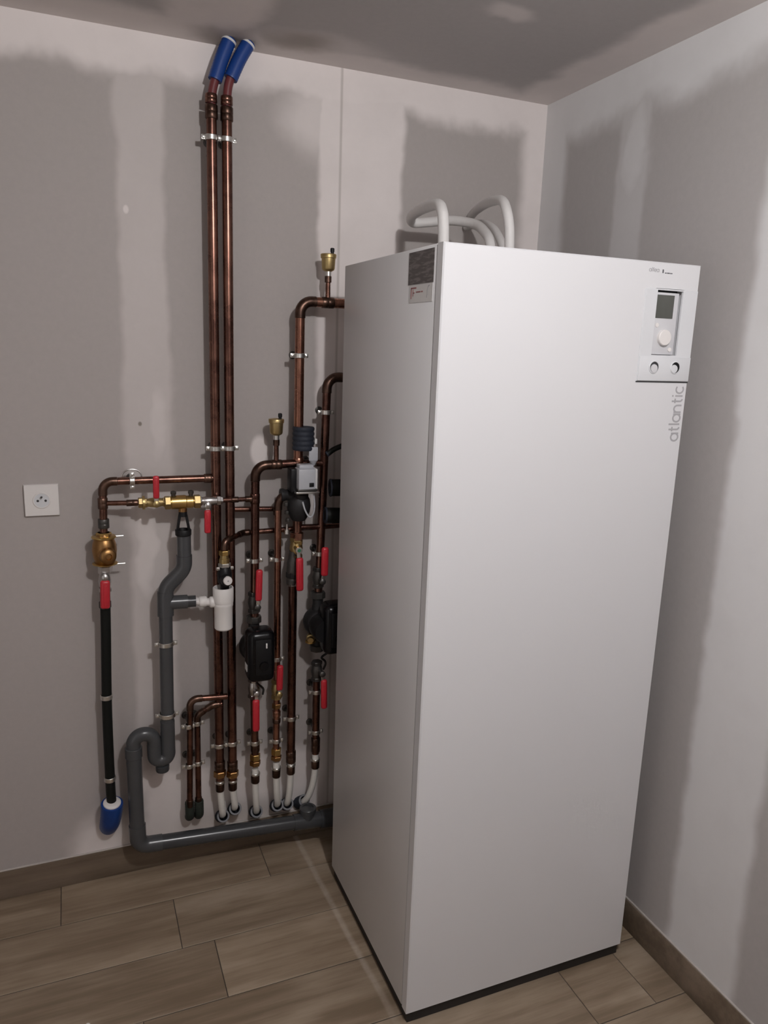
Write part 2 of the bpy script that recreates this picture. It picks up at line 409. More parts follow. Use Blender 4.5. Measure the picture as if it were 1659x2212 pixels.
# ------------------------------------------------------------------ the heat pump cabinet
UX0, UX1, UYF, UYB, UZ0, UZ1 = -0.7487, -0.0871, -0.8213, -0.2350, 0.033, 1.8608
hp = thing('heat_pump', 'tall white heat pump cabinet standing on the wood-look floor in the corner', 'heat pump', ((UX0 + UX1) / 2, (UYF + UYB) / 2, 0))
mesh1('body', lambda b: boxab(b, (UX0, -0.7895, UZ0), (UX1, UYB, UZ1), 0.003), 'enamel_side', hp, 'side and top casing of the cabinet')
def frame_slab(b, ox0, ox1, oz0, oz1, ix0, ix1, iz0, iz1, y0, y1, bev=0.003):
    """slab in the xz plane from y0 (front) to y1 (back) with a rectangular hole"""
    def loop(x0, x1, z0, z1, yy): return [b.verts.new((x, yy, z)) for x, z in ((x0, z0), (x1, z0), (x1, z1), (x0, z1))]
    A0 = loop(ox0 + bev, ox1 - bev, oz0 + bev, oz1 - bev, y0); A1 = loop(ox0, ox1, oz0, oz1, y0 + bev); A2 = loop(ox0, ox1, oz0, oz1, y1)
    B0 = loop(ix0, ix1, iz0, iz1, y0); B2 = loop(ix0, ix1, iz0, iz1, y1)
    ring_faces(b, A0, A1); ring_faces(b, A1, A2); ring_faces(b, A2, B2); ring_faces(b, B2, B0); ring_faces(b, B0, A0)
RX0, RX1, RZ0, RZ1 = -0.2075, -0.1335, 1.657, 1.8005
mesh1('front_panel', lambda b: frame_slab(b, UX0, UX1, UZ0, UZ1, RX0 - 0.004, RX1 + 0.004, RZ0 - 0.004, RZ1 + 0.004, UYF, -0.7935, 0.003), 'enamel', hp, None, 30)
mesh1('panel_gap', lambda b: boxab(b, (UX0 + 0.003, -0.7945, UZ0 + 0.003), (UX1 - 0.003, -0.7885, UZ1 - 0.003)), 'recess', hp)
mesh1('plinth', lambda b: boxab(b, (UX0 + 0.006, UYF + 0.008, 0.001), (UX1 - 0.006, UYB - 0.01, UZ0 + 0.001)), 'plinth', hp, 'dark recessed plinth under the cabinet')
cp = mesh1('control_panel', lambda b: frame_slab(b, -0.2415, -0.0895, 1.5975, 1.8035, RX0, RX1, RZ0, RZ1, UYF - 0.0022, UYF + 0.003, 0.0012), 'panel_plastic', hp, None, 30)
mesh1('seam', lambda b: boxab(b, (-0.2425, UYF - 0.0008, 1.5945), (-0.0885, UYF + 0.001, 1.5972)), 'recess', cp)
mesh1('ledge', lambda b: boxab(b, (-0.2405, UYF - 0.0042, 1.5985), (-0.0905, UYF - 0.002, 1.6530), 0.0008), 'panel_plastic', cp)
mesh1('recess_back', lambda b: boxab(b, (RX0 - 0.003, -0.8005, RZ0 - 0.003), (RX1 + 0.003, -0.7955, RZ1 + 0.003)), 'recess', cp)
ct = mesh1('controller', lambda b: boxab(b, (RX0 + 0.0005, -0.8165, RZ0 + 0.001), (RX1 - 0.0045, -0.7985, RZ1 - 0.004), 0.0015), 'controller', hp)
mesh1('display', lambda b: boxab(b, (-0.2010, -0.8178, 1.7395), (-0.1520, -0.8155, 1.7910), 0.0006), 'lcd', ct, 'dark grey display screen')
mesh1('dial', lambda b: lathe(b, [(0, 0.0185), (0.007, 0.0180), (0.0085, 0.0165), (0.009, 0.0)], (-0.172, -0.8160, 1.6965), (0, -1, 0), 32), 'white', ct, 'round white turning dial')
mesh1('button', lambda b: lathe(b, [(0, 0.0050), (0.002, 0.0048), (0.0026, 0.0)], (-0.1945, -0.8162, 1.7240), (0, -1, 0), 16), 'white', ct)
mesh1('button', lambda b: lathe(b, [(0, 0.0050), (0.002, 0.0048), (0.0026, 0.0)], (-0.1500, -0.8162, 1.6700), (0, -1, 0), 16), 'white', ct)
for gx, nm in ((-0.1975, 'gauge'), (-0.1350, 'reset_knob')):
    g = mesh1(nm, lambda b: tube_ring(b, (gx, UYF - 0.0040, 1.6295), (0, -1, 0), 0.0125, 0.0150, 0.004, 28), 'panel_plastic', hp)
    mesh1('shade_disc', lambda b: lathe(b, [(0, 0.0125), (0.0006, 0.0125)], (gx, UYF - 0.0044, 1.6295), (0, -1, 0), 28), 'recess' if nm == 'gauge' else 'black', g)  # shade inside the round recess, modelled as a dark disc
    dx = -0.0005 if nm == 'gauge' else -0.0038
    mesh1('button', lambda b: lathe(b, [(0, 0.0098), (0.0022, 0.0092), (0.0026, 0.0)], (gx + dx, UYF - 0.0050, 1.6295 - 0.003), (0, -1, 0), 24), 'controller' if nm == 'gauge' else 'panel_plastic', g)

# lettering: rounded strokes laid on the door, reading upwards along its right edge
def stroke(b, pts, wd, y, th=0.0005):
    pts = [Vector((p[0], p[1])) for p in pts]; n = len(pts); closed = (pts[0] - pts[-1]).length < 1e-6
    if closed: pts = pts[:-1]; n -= 1
    L = []; Rr = []
    for i in range(n):
        a = pts[(i - 1) % n] if (closed or i) else pts[i]; c = pts[(i + 1) % n] if (closed or i < n - 1) else pts[i]
        t = (c - a).normalized(); nn = Vector((-t.y, t.x))
        L.append(pts[i] + nn * wd / 2); Rr.append(pts[i] - nn * wd / 2)
    m = n if closed else n - 1
    f = [[b.verts.new((p.x, yy, p.y)) for p in S] for S, yy in ((L, y), (Rr, y), (L, y + th), (Rr, y + th))]
    for i in range(m):
        j = (i + 1) % n
        b.faces.new((f[0][i], f[0][j], f[1][j], f[1][i])); b.faces.new((f[2][i], f[3][i], f[3][j], f[2][j]))
        b.faces.new((f[0][i], f[2][i], f[2][j], f[0][j])); b.faces.new((f[1][i], f[1][j], f[3][j], f[3][i]))
    if not closed:
        for i in (0, n - 1): b.faces.new((f[0][i], f[1][i], f[3][i], f[2][i]))
def arc(cx, cy, r, a0, a1, n=14): return [(cx + r * math.cos(math.radians(a0 + (a1 - a0) * i / n)), cy + r * math.sin(math.radians(a0 + (a1 - a0) * i / n))) for i in range(n + 1)]
X = 1.0
GL = {  # in x-height units: strokes, advance
    'a': ([arc(0.5, 0.5, 0.5, 0, 360, 22), [(1.0, 1.0), (1.0, 0.0)]], 1.28),
    't': ([[(0.25, 1.42), (0.25, 0.32)] + arc(0.55, 0.30, 0.30, 180, 270, 6), [(0.0, 0.98), (0.6, 0.98)]], 0.85),
    'l': ([[(0.1, 1.5), (0.1, 0.0)]], 0.42),
    'n': ([[(0.0, 0.0), (0.0, 1.0)], [(0.0, 0.5)] + arc(0.45, 0.55, 0.45, 180, 0, 12) + [(0.9, 0.0)]], 1.20),
    'i': ([[(0.1, 0.0), (0.1, 1.0)], [(0.1, 1.28), (0.1, 1.46)]], 0.46),
    'c': ([arc(0.5, 0.5, 0.5, 48, 312, 18)], 1.05),
    'f': ([[(0.25, 0.0), (0.25, 1.15)] + arc(0.5, 1.15, 0.25, 180, 90, 5), [(0.0, 0.95), (0.55, 0.95)]], 0.7),
    'e': ([[(0.0, 0.5), (1.0, 0.5)] + arc(0.5, 0.5, 0.5, 0, 310, 18)], 1.2),
}
def word(text, s, wd, place, y):
    out = []; pen = 0
    for ch in text:
        st, ad = GL[ch]; bm = N()
        for q, p in enumerate(st): stroke(bm, [place((u + pen) * s, v * s) for u, v in p], wd, y - 0.00008 * q)
        obj('letter', bm, out_mat, hp); pen += ad
out_mat = 'logo'
word('atlantic', 0.0168, 0.0040, lambda u, v: (-0.0985 - v * 1.28, 1.4575 + u * 1.06), UYF - 0.0005)
out_mat = 'logo'
word('alfea', 0.0060, 0.0013, lambda u, v: (-0.2365 + u, 1.8390 + v), UYF - 0.0005)
mesh1('small_print', lambda b: [boxab(b, (-0.1990, UYF - 0.0005, 1.8375), (-0.1955, UYF + 0.0003, 1.8450)), boxab(b, (-0.1915, UYF - 0.0005, 1.8368), (-0.1870, UYF + 0.0003, 1.8388)), boxab(b, (-0.1855, UYF - 0.0005, 1.8368), (-0.1780, UYF + 0.0003, 1.8390)), boxab(b, (-0.1768, UYF - 0.0005, 1.8368), (-0.1700, UYF + 0.0003, 1.8388))], 'logo_dark', hp)
# stickers on the left side
mesh1('rating_plate', lambda b: boxab(b, (UX0 - 0.0006, -0.7815, 1.7865), (UX0 + 0.001, -0.6560, 1.8535)), 'plate', hp, 'dark printed rating plate')
st = mesh1('sticker', lambda b: boxab(b, (UX0 - 0.0005, -0.7800, 1.7490), (UX0 + 0.001, -0.6640, 1.7850)), 'paper', hp, 'white sticker with red and grey print')
def red_marks(b):
    for y0, y1, z0, z1 in ((-0.6765, -0.6725, 1.7570, 1.7805), (-0.700, -0.674, 1.7775, 1.7805), (-0.6855, -0.6825, 1.7620, 1.7760), (-0.692, -0.684, 1.768, 1.770), (-0.722, -0.699, 1.7690, 1.7715), (-0.733, -0.725, 1.7690, 1.7715)):
        boxab(b, (UX0 - 0.0008, y0, z0), (UX0, y1, z1))
mesh1('red_print', red_marks, 'redprint', st)
def grey_marks(b):
    stroke_pts = [(-0.765, 1.7815), (-0.758, 1.779), (-0.755, 1.772), (-0.755, 1.764), (-0.752, 1.757)]
    for (ya, za), (yb, zb) in zip(stroke_pts, stroke_pts[1:]):
        capsule_box(b, (UX0 - 0.0004, ya, za), (UX0 - 0.0004, yb, zb), 0.0022, 0.0006, 0, (-1, 0, 0))
mesh1('grey_print', grey_marks, 'logo', st)

# insulated lines looping off the top
def smooth_path(pts, n=10):
    pts = [Vector(p) for p in pts]; P = [2 * pts[0] - pts[1]] + pts + [2 * pts[-1] - pts[-2]]; out = []
    for i in range(1, len(P) - 2):
        p0, p1, p2, p3 = P[i - 1:i + 3]
        for j in range(n):
            t = j / n
            out.append(0.5 * ((2 * p1) + (-p0 + p2) * t + (2 * p0 - 5 * p1 + 4 * p2 - p3) * t * t + (-p0 + 3 * p1 - 3 * p2 + p3) * t ** 3))
    out.append(pts[-1]); return out
def hose(label, pts, r, rings=()):
    t = thing('insulated_pipe', label, 'pipe', pts[0], 'white insulated pipes on top of the cabinet')
    path = smooth_path(pts, 10)
    mesh1('insulation', lambda b: sweep(b, path, r, 16), 'hose', t)
    mesh1('collar', lambda b: tube_ring(b, Vector(pts[0]) + Vector((0, 0, 0.004)), (0, 0, 1), r * 0.9, r * 1.12, 0.007), 'white', t)
    return t, path
hose('white insulated pipe looping up, back to the wall and down again on the cabinet top', [(-0.590, -0.50, 1.861), (-0.593, -0.50, 1.94), (-0.594, -0.49, 1.978), (-0.583, -0.44, 2.001), (-0.556, -0.31, 2.014), (-0.532, -0.19, 2.018), (-0.518, -0.135, 2.013), (-0.500, -0.118, 2.006), (-0.465, -0.130, 2.009), (-0.407, -0.170, 2.014), (-0.372, -0.245, 1.998), (-0.384, -0.33, 1.966), (-0.396, -0.385, 1.930), (-0.397, -0.40, 1.861)], 0.0135)
hose('white insulated pipe arching highest at the right of the cabinet top and entering the wall', [(-0.404, -0.50, 1.861), (-0.410, -0.50, 1.950), (-0.413, -0.485, 1.998), (-0.398, -0.43, 2.030), (-0.360, -0.30, 2.048), (-0.308, -0.14, 2.057), (-0.262, -0.02, 2.060)], 0.0125)
hose('thinner grey-shaded insulated pipe dropping into the cabinet between the two white arches', [(-0.334, -0.36, 1.861), (-0.331, -0.345, 1.920), (-0.318, -0.28, 1.975), (-0.300, -0.19, 2.010), (-0.286, -0.10, 2.024), (-0.276, -0.02, 2.026)], 0.0115)

# ------------------------------------------------------------------ plumbing builders
def pipe_run(label, pts, r, rad, m='copper', elbow_m='solder', group='copper pipes on the back wall', name='copper_pipe', cat='pipe', elbows=True, segs=16, fit=0.0016):
    P = [V(*p) for p in pts]
    t = thing(name, label, cat, P[-1] if P[-1].z < P[0].z else P[0], group)
    path, arcs = fillet(P, rad)
    mesh1('tube', lambda b: sweep(b, path, r, segs), m, t)
    if elbows:
        for seg, d1, d2 in arcs:
            ext = 0.013
            pp = [seg[0] + d1 * ext, seg[0] + d1 * (ext - 0.001)] + seg + [seg[-1] + d2 * (ext - 0.001), seg[-1] + d2 * ext]
            rr = [r + 0.0004, r + fit] + [r + fit] * len(seg) + [r + fit, r + 0.0004]
            mesh1('elbow', lambda b: sweep(b, pp, rr, segs), elbow_m, t)
    return t
def collar(t, p, axis, r, h, m='solder', name='coupling', label=None):
    mesh1(name, lambda b: lathe(b, [(-h / 2, r * 0.94), (-h / 2 + 0.0012, r), (-0.001, r), (0, r * 0.975), (0.001, r), (h / 2 - 0.0012, r), (h / 2, r * 0.94)], V(*p), axis, 18), m, t, label)
def nut(t, p, axis, r, h, m='brass', name='nut', segs=6, rot=0.3): mesh1(name, lambda b: hexnut(b, V(*p), axis, r, h, rot, segs), m, t, None, 25)
def clamp(label, centers, r, axis='z', ears=1, studs=None):
    """pipe clamp: band(s) around the pipe(s), screws at the ears, a stud to the wall"""
    c0 = Vector(centers[0]); t = thing('pipe_clamp', label, 'clamp', V(c0.x, 0, c0.z), 'steel pipe clamps on the back wall')
    ax = (0, 0, 1) if axis == 'z' else (1, 0, 0)
    side = Vector((1, 0, 0)) if axis == 'z' else Vector((0, 0, 1))
    for c in centers:
        mesh1('band', lambda b: tube_ring(b, V(*c), ax, r + 0.0004, r + 0.0030, 0.0135, 22), 'zinc', t)
        mesh1('stud', lambda b: lathe(b, [(0, 0.0032), (c[1] - r - 0.002, 0.0032)], V(c[0], c[1] - r - 0.002, c[2]), (0, 1, 0), 10), 'steel_dark', t)
        mesh1('wall_plate', lambda b: lathe(b, [(0, 0.0115), (0.003, 0.0115), (0.005, 0.007), (0.010, 0.0065)], V(c[0], 0.0, c[2]), (0, -1, 0), 16), 'steel_dark', t)
    if len(centers) == 2:
        a, b2 = V(*centers[0]), V(*centers[1]); mid = (a + b2) / 2 + Vector((0, -0.002, 0))
        w = max((b2 - a).length - 2 * r - 0.004, 0.004)
        mesh1('bridge', lambda b: box(b, mid, (w, 0.012, 0.0135), 0.001), 'zinc', t)
        mesh1('screw', lambda b: lathe(b, [(0, 0.0058), (0.003, 0.0058), (0.0042, 0.0035)], mid + Vector((0, -0.006, 0)), (0, -1, 0), 12), 'zinc', t)
        outs = [(a, -1), (b2, 1)]
    else: outs = [(V(*centers[0]), -1), (V(*centers[0]), 1)]
    if ears:
        for p, s in outs:
            q = p + side * s * (r + 0.0070)
            mesh1('ear', lambda b: box(b, q, (0.011, 0.005, 0.0125) if axis == 'z' else (0.0125, 0.005, 0.011), 0.001), 'zinc', t)
            mesh1('screw', lambda b: lathe(b, [(-0.012, 0.0022), (0.0, 0.0022), (0.0, 0.0046), (0.003, 0.0044), (0.004, 0.002)], q + Vector((0, -0.003, 0)), (0, -1, 0), 12), 'zinc', t)
    return t
def valve(label, p, axis, r, grip0, grip1, stem, w=0.021, body='steel', group='red lever ball valves', th=0.016):
    """ball valve: body on the pipe, two nuts, stem, metal lever and red grip"""
    t = thing('ball_valve', label, 'valve', V(*p), group); o = V(*p); a = Vector(axis).normalized()
    mesh1('body', lambda b: lathe(b, [(-0.024, r * 1.18), (-0.018, r * 1.22), (-0.013, r * 1.35), (0, r * 1.5), (0.013, r * 1.35), (0.018, r * 1.22), (0.024, r * 1.18)], o, axis, 18), body, t)
    for s in (-1, 1): mesh1('nut', lambda b: hexnut(b, o + a * s * 0.027, axis, r * 1.45, 0.012, 0.2), body, t, None, 25)
    s0 = V(*stem); base = Vector((s0.x, o.y, s0.z)); g0, g1 = V(*grip0), V(*grip1)
    dd = Vector((0, -1, 0)); L = max(base.y - g0.y, 0.004)
    mesh1('stem', lambda b: lathe(b, [(0, 0.0075), (L - 0.008, 0.0075), (L - 0.008, 0.0095), (L + 0.003, 0.0095), (L + 0.006, 0.005)], base, dd, 14), body, t)
    mesh1('lever', lambda b: capsule_box(b, Vector((s0.x, g0.y, s0.z)), g0 + (g1 - g0) * 0.3, 0.0115, 0.003, 0.001), 'zinc', t)
    gr = mesh1('handle', lambda b: capsule_box(b, g0, g1, w, th, min(w, th) * 0.48), 'red', t, 'red plastic lever grip')
    mesh1('grip_rib', lambda b: capsule_box(b, g0 + (g1 - g0) * 0.16 + dd * (th / 2), g0 + (g1 - g0) * 0.86 + dd * (th / 2), w * 0.34, 0.003, 0.001), 'red', gr)
    return t
def pex_outlet(which, ptop, pts, r=0.0105, ring_z=None):
    """white tube bending into the wall plus its sleeve"""
    P = smooth_path([V(*p) for p in pts], 8)
    t = thing('white_pipe', 'white pipe below ' + which, 'pipe', P[-1], 'white plastic pipes entering the wall')
    mesh1('tube', lambda b: sweep(b, P, r, 16), 'pex', t)
    x, d, z = ptop
    mesh1('press_sleeve', lambda b: lathe(b, [(0, r * 1.25), (0.002, r * 1.32), (0.028, r * 1.32), (0.030, r * 1.2)], V(x, d, z), (0, 0, 1), 18), 'solder', t)
    mesh1('press_ring', lambda b: tube_ring(b, V(x, d, z + 0.031), (0, 0, 1), r * 0.9, r * 1.5, 0.008, 20), 'zinc', t, 'bright metal ring')
    return t
def corr(L, r0, r1, pitch):
    n = max(2, int(L / pitch)); prof = []
    for i in range(n):
        prof += [(L * (i + 0.05) / n, r0), (L * (i + 0.35) / n, r1), (L * (i + 0.65) / n, r1), (L * (i + 0.95) / n, r0)]
    return prof
def wall_sleeve(which, base, tip, r, m='navy', rim=True):
    a = V(*base); bb = V(*tip); ax = (bb - a); L = ax.length
    t = thing('wall_sleeve', 'dark ribbed wall sleeve around ' + which, 'sleeve', a, 'dark wall sleeves along the bottom')
    def f(b):
        pr = corr(L, r * 0.88, r, 0.007)
        lathe(b, pr + [(L, r * 0.9), (L, r * 0.66), (0.002, r * 0.66)], a, ax, 20)
    mesh1('sleeve', f, m, t)
    if rim: mesh1('rim', lambda b: tube_ring(b, bb, ax, r * 0.72, r * 0.98, 0.004, 20), 'rim', t, 'pale ragged rim')
    return t

# ------------------------------------------------------------------ the two risers to the ceiling
def riser(which, lab, xs, up, zb, d=0.06):
    P = [V(xs, d, zb), V(xs, d, 2.245)]
    t = thing('copper_pipe', lab, 'pipe', P[0], 'copper pipes on the back wall')
    mesh1('tube', lambda b: sweep(b, [V(xs, d, zb), V(xs, d, 1.4), V(xs + 0.001, d, 2.245)], 0.0140, 20), 'copper', t)
    collar(t, (xs + 0.001, d, 2.236), (0, 0, 1), 0.0168, 0.034, 'solder', 'coupling', 'heat-darkened coupling')
    collar(t, (xs + 0.001, d, 2.268), (0, 0, 1), 0.0160, 0.022, 'copper', 'adapter')
    path = smooth_path([V(*p) for p in up], 8)
    mesh1('tube', lambda b: sweep(b, path, 0.0115, 16), 'red_tube', t, 'dark red tube above the coupling')
    nut(t, (xs, d, zb + 0.022), (0, 0, 1), 0.0195, 0.020, 'brass_brown')
    collar(t, (xs, d, zb + 0.050), (0, 0, 1), 0.0165, 0.030, 'solder')
    return t
upL = [(-1.066, 0.06, 2.255), (-1.062, 0.06, 2.29), (-1.052, 0.06, 2.325), (-1.038, 0.06, 2.365), (-1.016, 0.06, 2.4165)]
upR = [(-1.026, 0.06, 2.255), (-1.022, 0.06, 2.30), (-1.011, 0.06, 2.335), (-0.992, 0.06, 2.372), (-0.966, 0.06, 2.4165)]
riser('left', 'left of the twin tall copper pipes running up to the ceiling', -1.067, upL, 0.300)
riser('right', 'right of the twin tall copper pipes running up to the ceiling', -1.027, upR, 0.292)
for lab, up in (('left of the two blue sleeves bending into the ceiling', upL), ('right of the two blue sleeves bending into the ceiling', upR)):
    t = thing('pipe_sleeve', lab, 'sleeve', V(*up[2]), 'blue pipe sleeves at the ceiling')
    path = smooth_path([V(up[2][0] - 0.004, 0.06, up[2][2] - 0.012)] + [V(*p) for p in up[3:]], 14)
    n = len(path); rr = [0.0178 + (0.0007 if i % 2 else 0.0) for i in range(n)]
    mesh1('sleeve', lambda b: sweep(b, path, rr, 20), 'blue', t)
    tip = path[-1]; ax = (path[-1] - path[-2]).normalized()
    mesh1('torn_end', lambda b: tube_ring(b, tip - ax * 0.006, ax, 0.0175, 0.0196, 0.006), 'paper', t, 'pale torn end at the ceiling')
for z, lab in ((2.174, 'bright double clamp on the twin tall pipes, just under the ceiling'), (1.353, 'double clamp on the twin tall pipes, at mid height'), (0.421, 'double clamp on the twin tall pipes, near the floor')):
    clamp(lab, [(-1.067, 0.06, z), (-1.027, 0.06, z)], 0.0140)

# ------------------------------------------------------------------ cold water feed on the left
t = pipe_run('copper pipe branching left off the tall pipe and turning down to the brass regulator', [(-1.0665, 0.06, 1.267), (-1.374, 0.06, 1.267), (-1.377, 0.06, 1.120)], 0.0108, 0.026)
collar(t, (-1.090, 0.06, 1.267), (1, 0, 0), 0.0132, 0.022)
collar(t, (-1.376, 0.06, 1.207), (0, 0, 1), 0.0135, 0.030, 'solder', 'tee')
collar(t, (-1.376, 0.06, 1.150), (0, 0, 1), 0.0150, 0.026, 'steel_dark', 'coupling')
t = clamp('open clamp round the horizontal copper feed pipe above the brass valves', [(-1.297, 0.06, 1.267)], 0.0108, 'x')
mesh1('loop', lambda b: sweep(b, [V(-1.297 + 0.026 * math.cos(a), 0.052, 1.278 + 0.020 * math.sin(a)) for a in [math.radians(200 - 220 * i / 16) for i in range(17)]], 0.0022, 8), 'steel', t)

# pressure regulator
t = thing('pressure_regulator', 'round brass pressure regulator under the left copper elbow', 'valve', V(-1.377, 0.06, 1.03))
o = V(-1.377, 0.06, 1.075)
mesh1('body', lambda b: lathe(b, [(-0.052, 0.014), (-0.046, 0.018), (-0.036, 0.026), (-0.018, 0.031), (0.0, 0.033), (0.018, 0.031), (0.034, 0.026), (0.042, 0.019), (0.050, 0.016)], o, (0, 0, 1), 28), 'brass_brown', t)
mesh1('cap', lambda b: lathe(b, [(0.0, 0.024), (0.022, 0.024), (0.024, 0.022), (0.036, 0.021), (0.040, 0.017), (0.041, 0.009), (0.036, 0.007)], V(-1.374, 0.068, 1.066), (0.15, -1, 0), 28), 'brass_brown', t, 'round front cap')
mesh1('flange', lambda b: [hexnut(b, V(-1.377, 0.06, 1.112), (0, 0, 1), 0.033, 0.006, 0, 24)], 'brass', t)
mesh1('flange', lambda b: [hexnut(b, V(-1.377, 0.06, 1.036), (0, 0, 1), 0.034, 0.004, 0, 24)], 'brass', t)
mesh1('bolt', lambda b: lathe(b, [(0, 0.0025), (0.026, 0.0025)], V(-1.352, 0.064, 1.113), (1, 0, 0), 8), 'zinc', t)
mesh1('bolt', lambda b: lathe(b, [(0, 0.0025), (0.028, 0.0025)], V(-1.352, 0.064, 1.033), (1, 0, 0), 8), 'zinc', t)
nut(t, (-1.377, 0.06, 1.118), (0, 0, 1), 0.0205, 0.014, 'brass')
nut(t, (-1.377, 0.06, 1.020), (0, 0, 1), 0.0195, 0.018, 'steel')
valve('ball valve with a short red lever under the round brass regulator', (-1.380, 0.06, 0.985), (0, 0, 1), 0.0115, (-1.380, 0.088, 0.995), (-1.383, 0.088, 0.912), (-1.380, 0.088, 1.002), 0.026)
t = thing('water_pipe', 'black plastic water pipe running down to the blue sleeve', 'pipe', V(-1.391, 0.06, 0.26))
mesh1('tube', lambda b: sweep(b, smooth_path([V(-1.380, 0.06, 1.00), V(-1.383, 0.06, 0.85), V(-1.390, 0.06, 0.60), V(-1.391, 0.06, 0.36), V(-1.390, 0.058, 0.29), V(-1.391, 0.045, 0.24), V(-1.395, 0.012, 0.185)], 8), 0.0140, 18), 'black_pipe', t)
nut(t, (-1.382, 0.06, 0.915), (0, 0, 1), 0.0165, 0.02, 'steel_dark')
clamp('clamp round the black water pipe at its middle', [(-1.390, 0.06, 0.634)], 0.0140, ears=0)
clamp('clamp round the black water pipe just above the blue sleeve', [(-1.391, 0.06, 0.370)], 0.0140, ears=0)
t = thing('wall_sleeve', 'blue sleeve with white core where the black pipe enters the wall', 'sleeve', V(-1.398, 0.0, 0.16))
path = smooth_path([V(-1.389, 0.062, 0.288), V(-1.391, 0.055, 0.258), V(-1.396, 0.038, 0.215), V(-1.401, 0.012, 0.180)], 8)
n = len(path)
mesh1('sleeve', lambda b: sweep(b, path, [0.0315 + 0.0008 * (i % 2) - 0.006 * (i / n) ** 2 for i in range(n)], 22), 'blue', t)
mesh1('core', lambda b: lathe(b, [(-0.012, 0.0255), (0.004, 0.0255), (0.007, 0.022), (0.008, 0.013)], path[0], (path[0] - path[1]), 22), 'white', t, 'white foam core')

# ------------------------------------------------------------------ horizontal row: branch, valves, backflow preventer
ax = Vector((0.41, -0.03, 0.0)).normalized()
def rowp(x): return (x, 0.06 + 0.03 * min(1, (x + 1.376) / 0.20), 1.207)
t = pipe_run('thin copper branch pipe left of the brass valve row', [rowp(-1.376), rowp(-1.262)], 0.0070, 0.01)
collar(t, rowp(-1.300), ax, 0.0092, 0.03, 'solder')
valve('ball valve on the brass row with its red lever standing up', rowp(-1.240), (1, 0, 0), 0.0095, (-1.240, 0.122, 1.226), (-1.239, 0.122, 1.290), (-1.240, 0.122, 1.211), 0.0165, 'brass_dull', th=0.011)
t = thing('union_fitting', 'brass union nut with a wide collar left of the upright red lever', 'fitting', V(*rowp(-1.273)))
nut(t, rowp(-1.277), (1, 0, 0), 0.0150, 0.014, 'brass_dull'); nut(t, rowp(-1.264), (1, 0, 0), 0.0125, 0.012, 'brass')
mesh1('collar', lambda b: lathe(b, [(-0.003, 0.0195), (0.003, 0.0195)], V(*rowp(-1.270)), (1, 0, 0), 20), 'brass_dull', t)
t = thing('backflow_preventer', 'brass backflow preventer between the two red lever valves', 'valve', V(-1.165, 0.09, 1.19))
mesh1('body', lambda b: lathe(b, [(-0.046, 0.0125), (-0.042, 0.0165), (-0.030, 0.0165), (-0.029, 0.0195), (-0.010, 0.0200), (0.010, 0.0200), (0.012, 0.0180), (0.030, 0.0180), (0.032, 0.0150), (0.046, 0.0150)], V(-1.168, 0.09, 1.207), (1, 0, 0), 24), 'brass', t)
nut(t, (-1.207, 0.09, 1.207), (1, 0, 0), 0.0195, 0.016, 'brass_dull'); nut(t, (-1.126, 0.09, 1.207), (1, 0, 0), 0.0200, 0.018, 'brass_dull')
for xx in (-1.191, -1.143):
    mesh1('test_point', lambda b: lathe(b, [(0, 0.0060), (0.010, 0.0060), (0.010, 0.0080), (0.016, 0.0080), (0.018, 0.005)], V(xx, 0.09, 1.222), (0, -0.2, 1), 12), 'steel_dark', t)
mesh1('outlet', lambda b: lathe(b, [(0, 0.0120), (0.016, 0.0120), (0.018, 0.010), (0.024, 0.010)], V(-1.166, 0.09, 1.196), (0, 0, -1), 16), 'brass_brown', t)
valve('ball valve on the brass row with its red lever hanging down', rowp(-1.092), (1, 0, 0), 0.0095, (-1.102, 0.122, 1.188), (-1.103, 0.122, 1.120), (-1.101, 0.122, 1.200), 0.0185, 'steel', th=0.012)
t = pipe_run('thin copper pipe crossing in front of the twin tall pipes', [(-1.075, 0.09, 1.207), (-0.958, 0.078, 1.205)], 0.0070, 0.01)
nut(t, (-1.060, 0.0885, 1.207), (1, 0, 0), 0.0115, 0.014, 'steel'); collar(t, (-1.018, 0.084, 1.206), ax, 0.0088, 0.022)
collar(t, (-0.976, 0.080, 1.205), ax, 0.0092, 0.020)

# tundish under the preventer
t = thing('tundish', 'black open tundish funnel between the brass preventer and the grey drain', 'funnel', V(-1.166, 0.09, 1.112))
mesh1('neck', lambda b: lathe(b, [(0, 0.0125), (0.014, 0.0115), (0.022, 0.0100)], V(-1.166, 0.09, 1.166), (0, 0, 1), 18), 'black', t)
for s in (-1, 1):
    mesh1('arm', lambda b: capsule_box(b, V(-1.166 + s * 0.0085, 0.09, 1.172), V(-1.166 + s * 0.0165, 0.09, 1.124), 0.0070, 0.012, 0.001), 'black', t)
mesh1('cup', lambda b: lathe(b, [(0, 0.0205), (0.002, 0.0225), (0.016, 0.0228), (0.018, 0.0215), (0.018, 0.0180), (0.004, 0.0150)], V(-1.166, 0.09, 1.110), (0, 0, 1), 24), 'black', t)

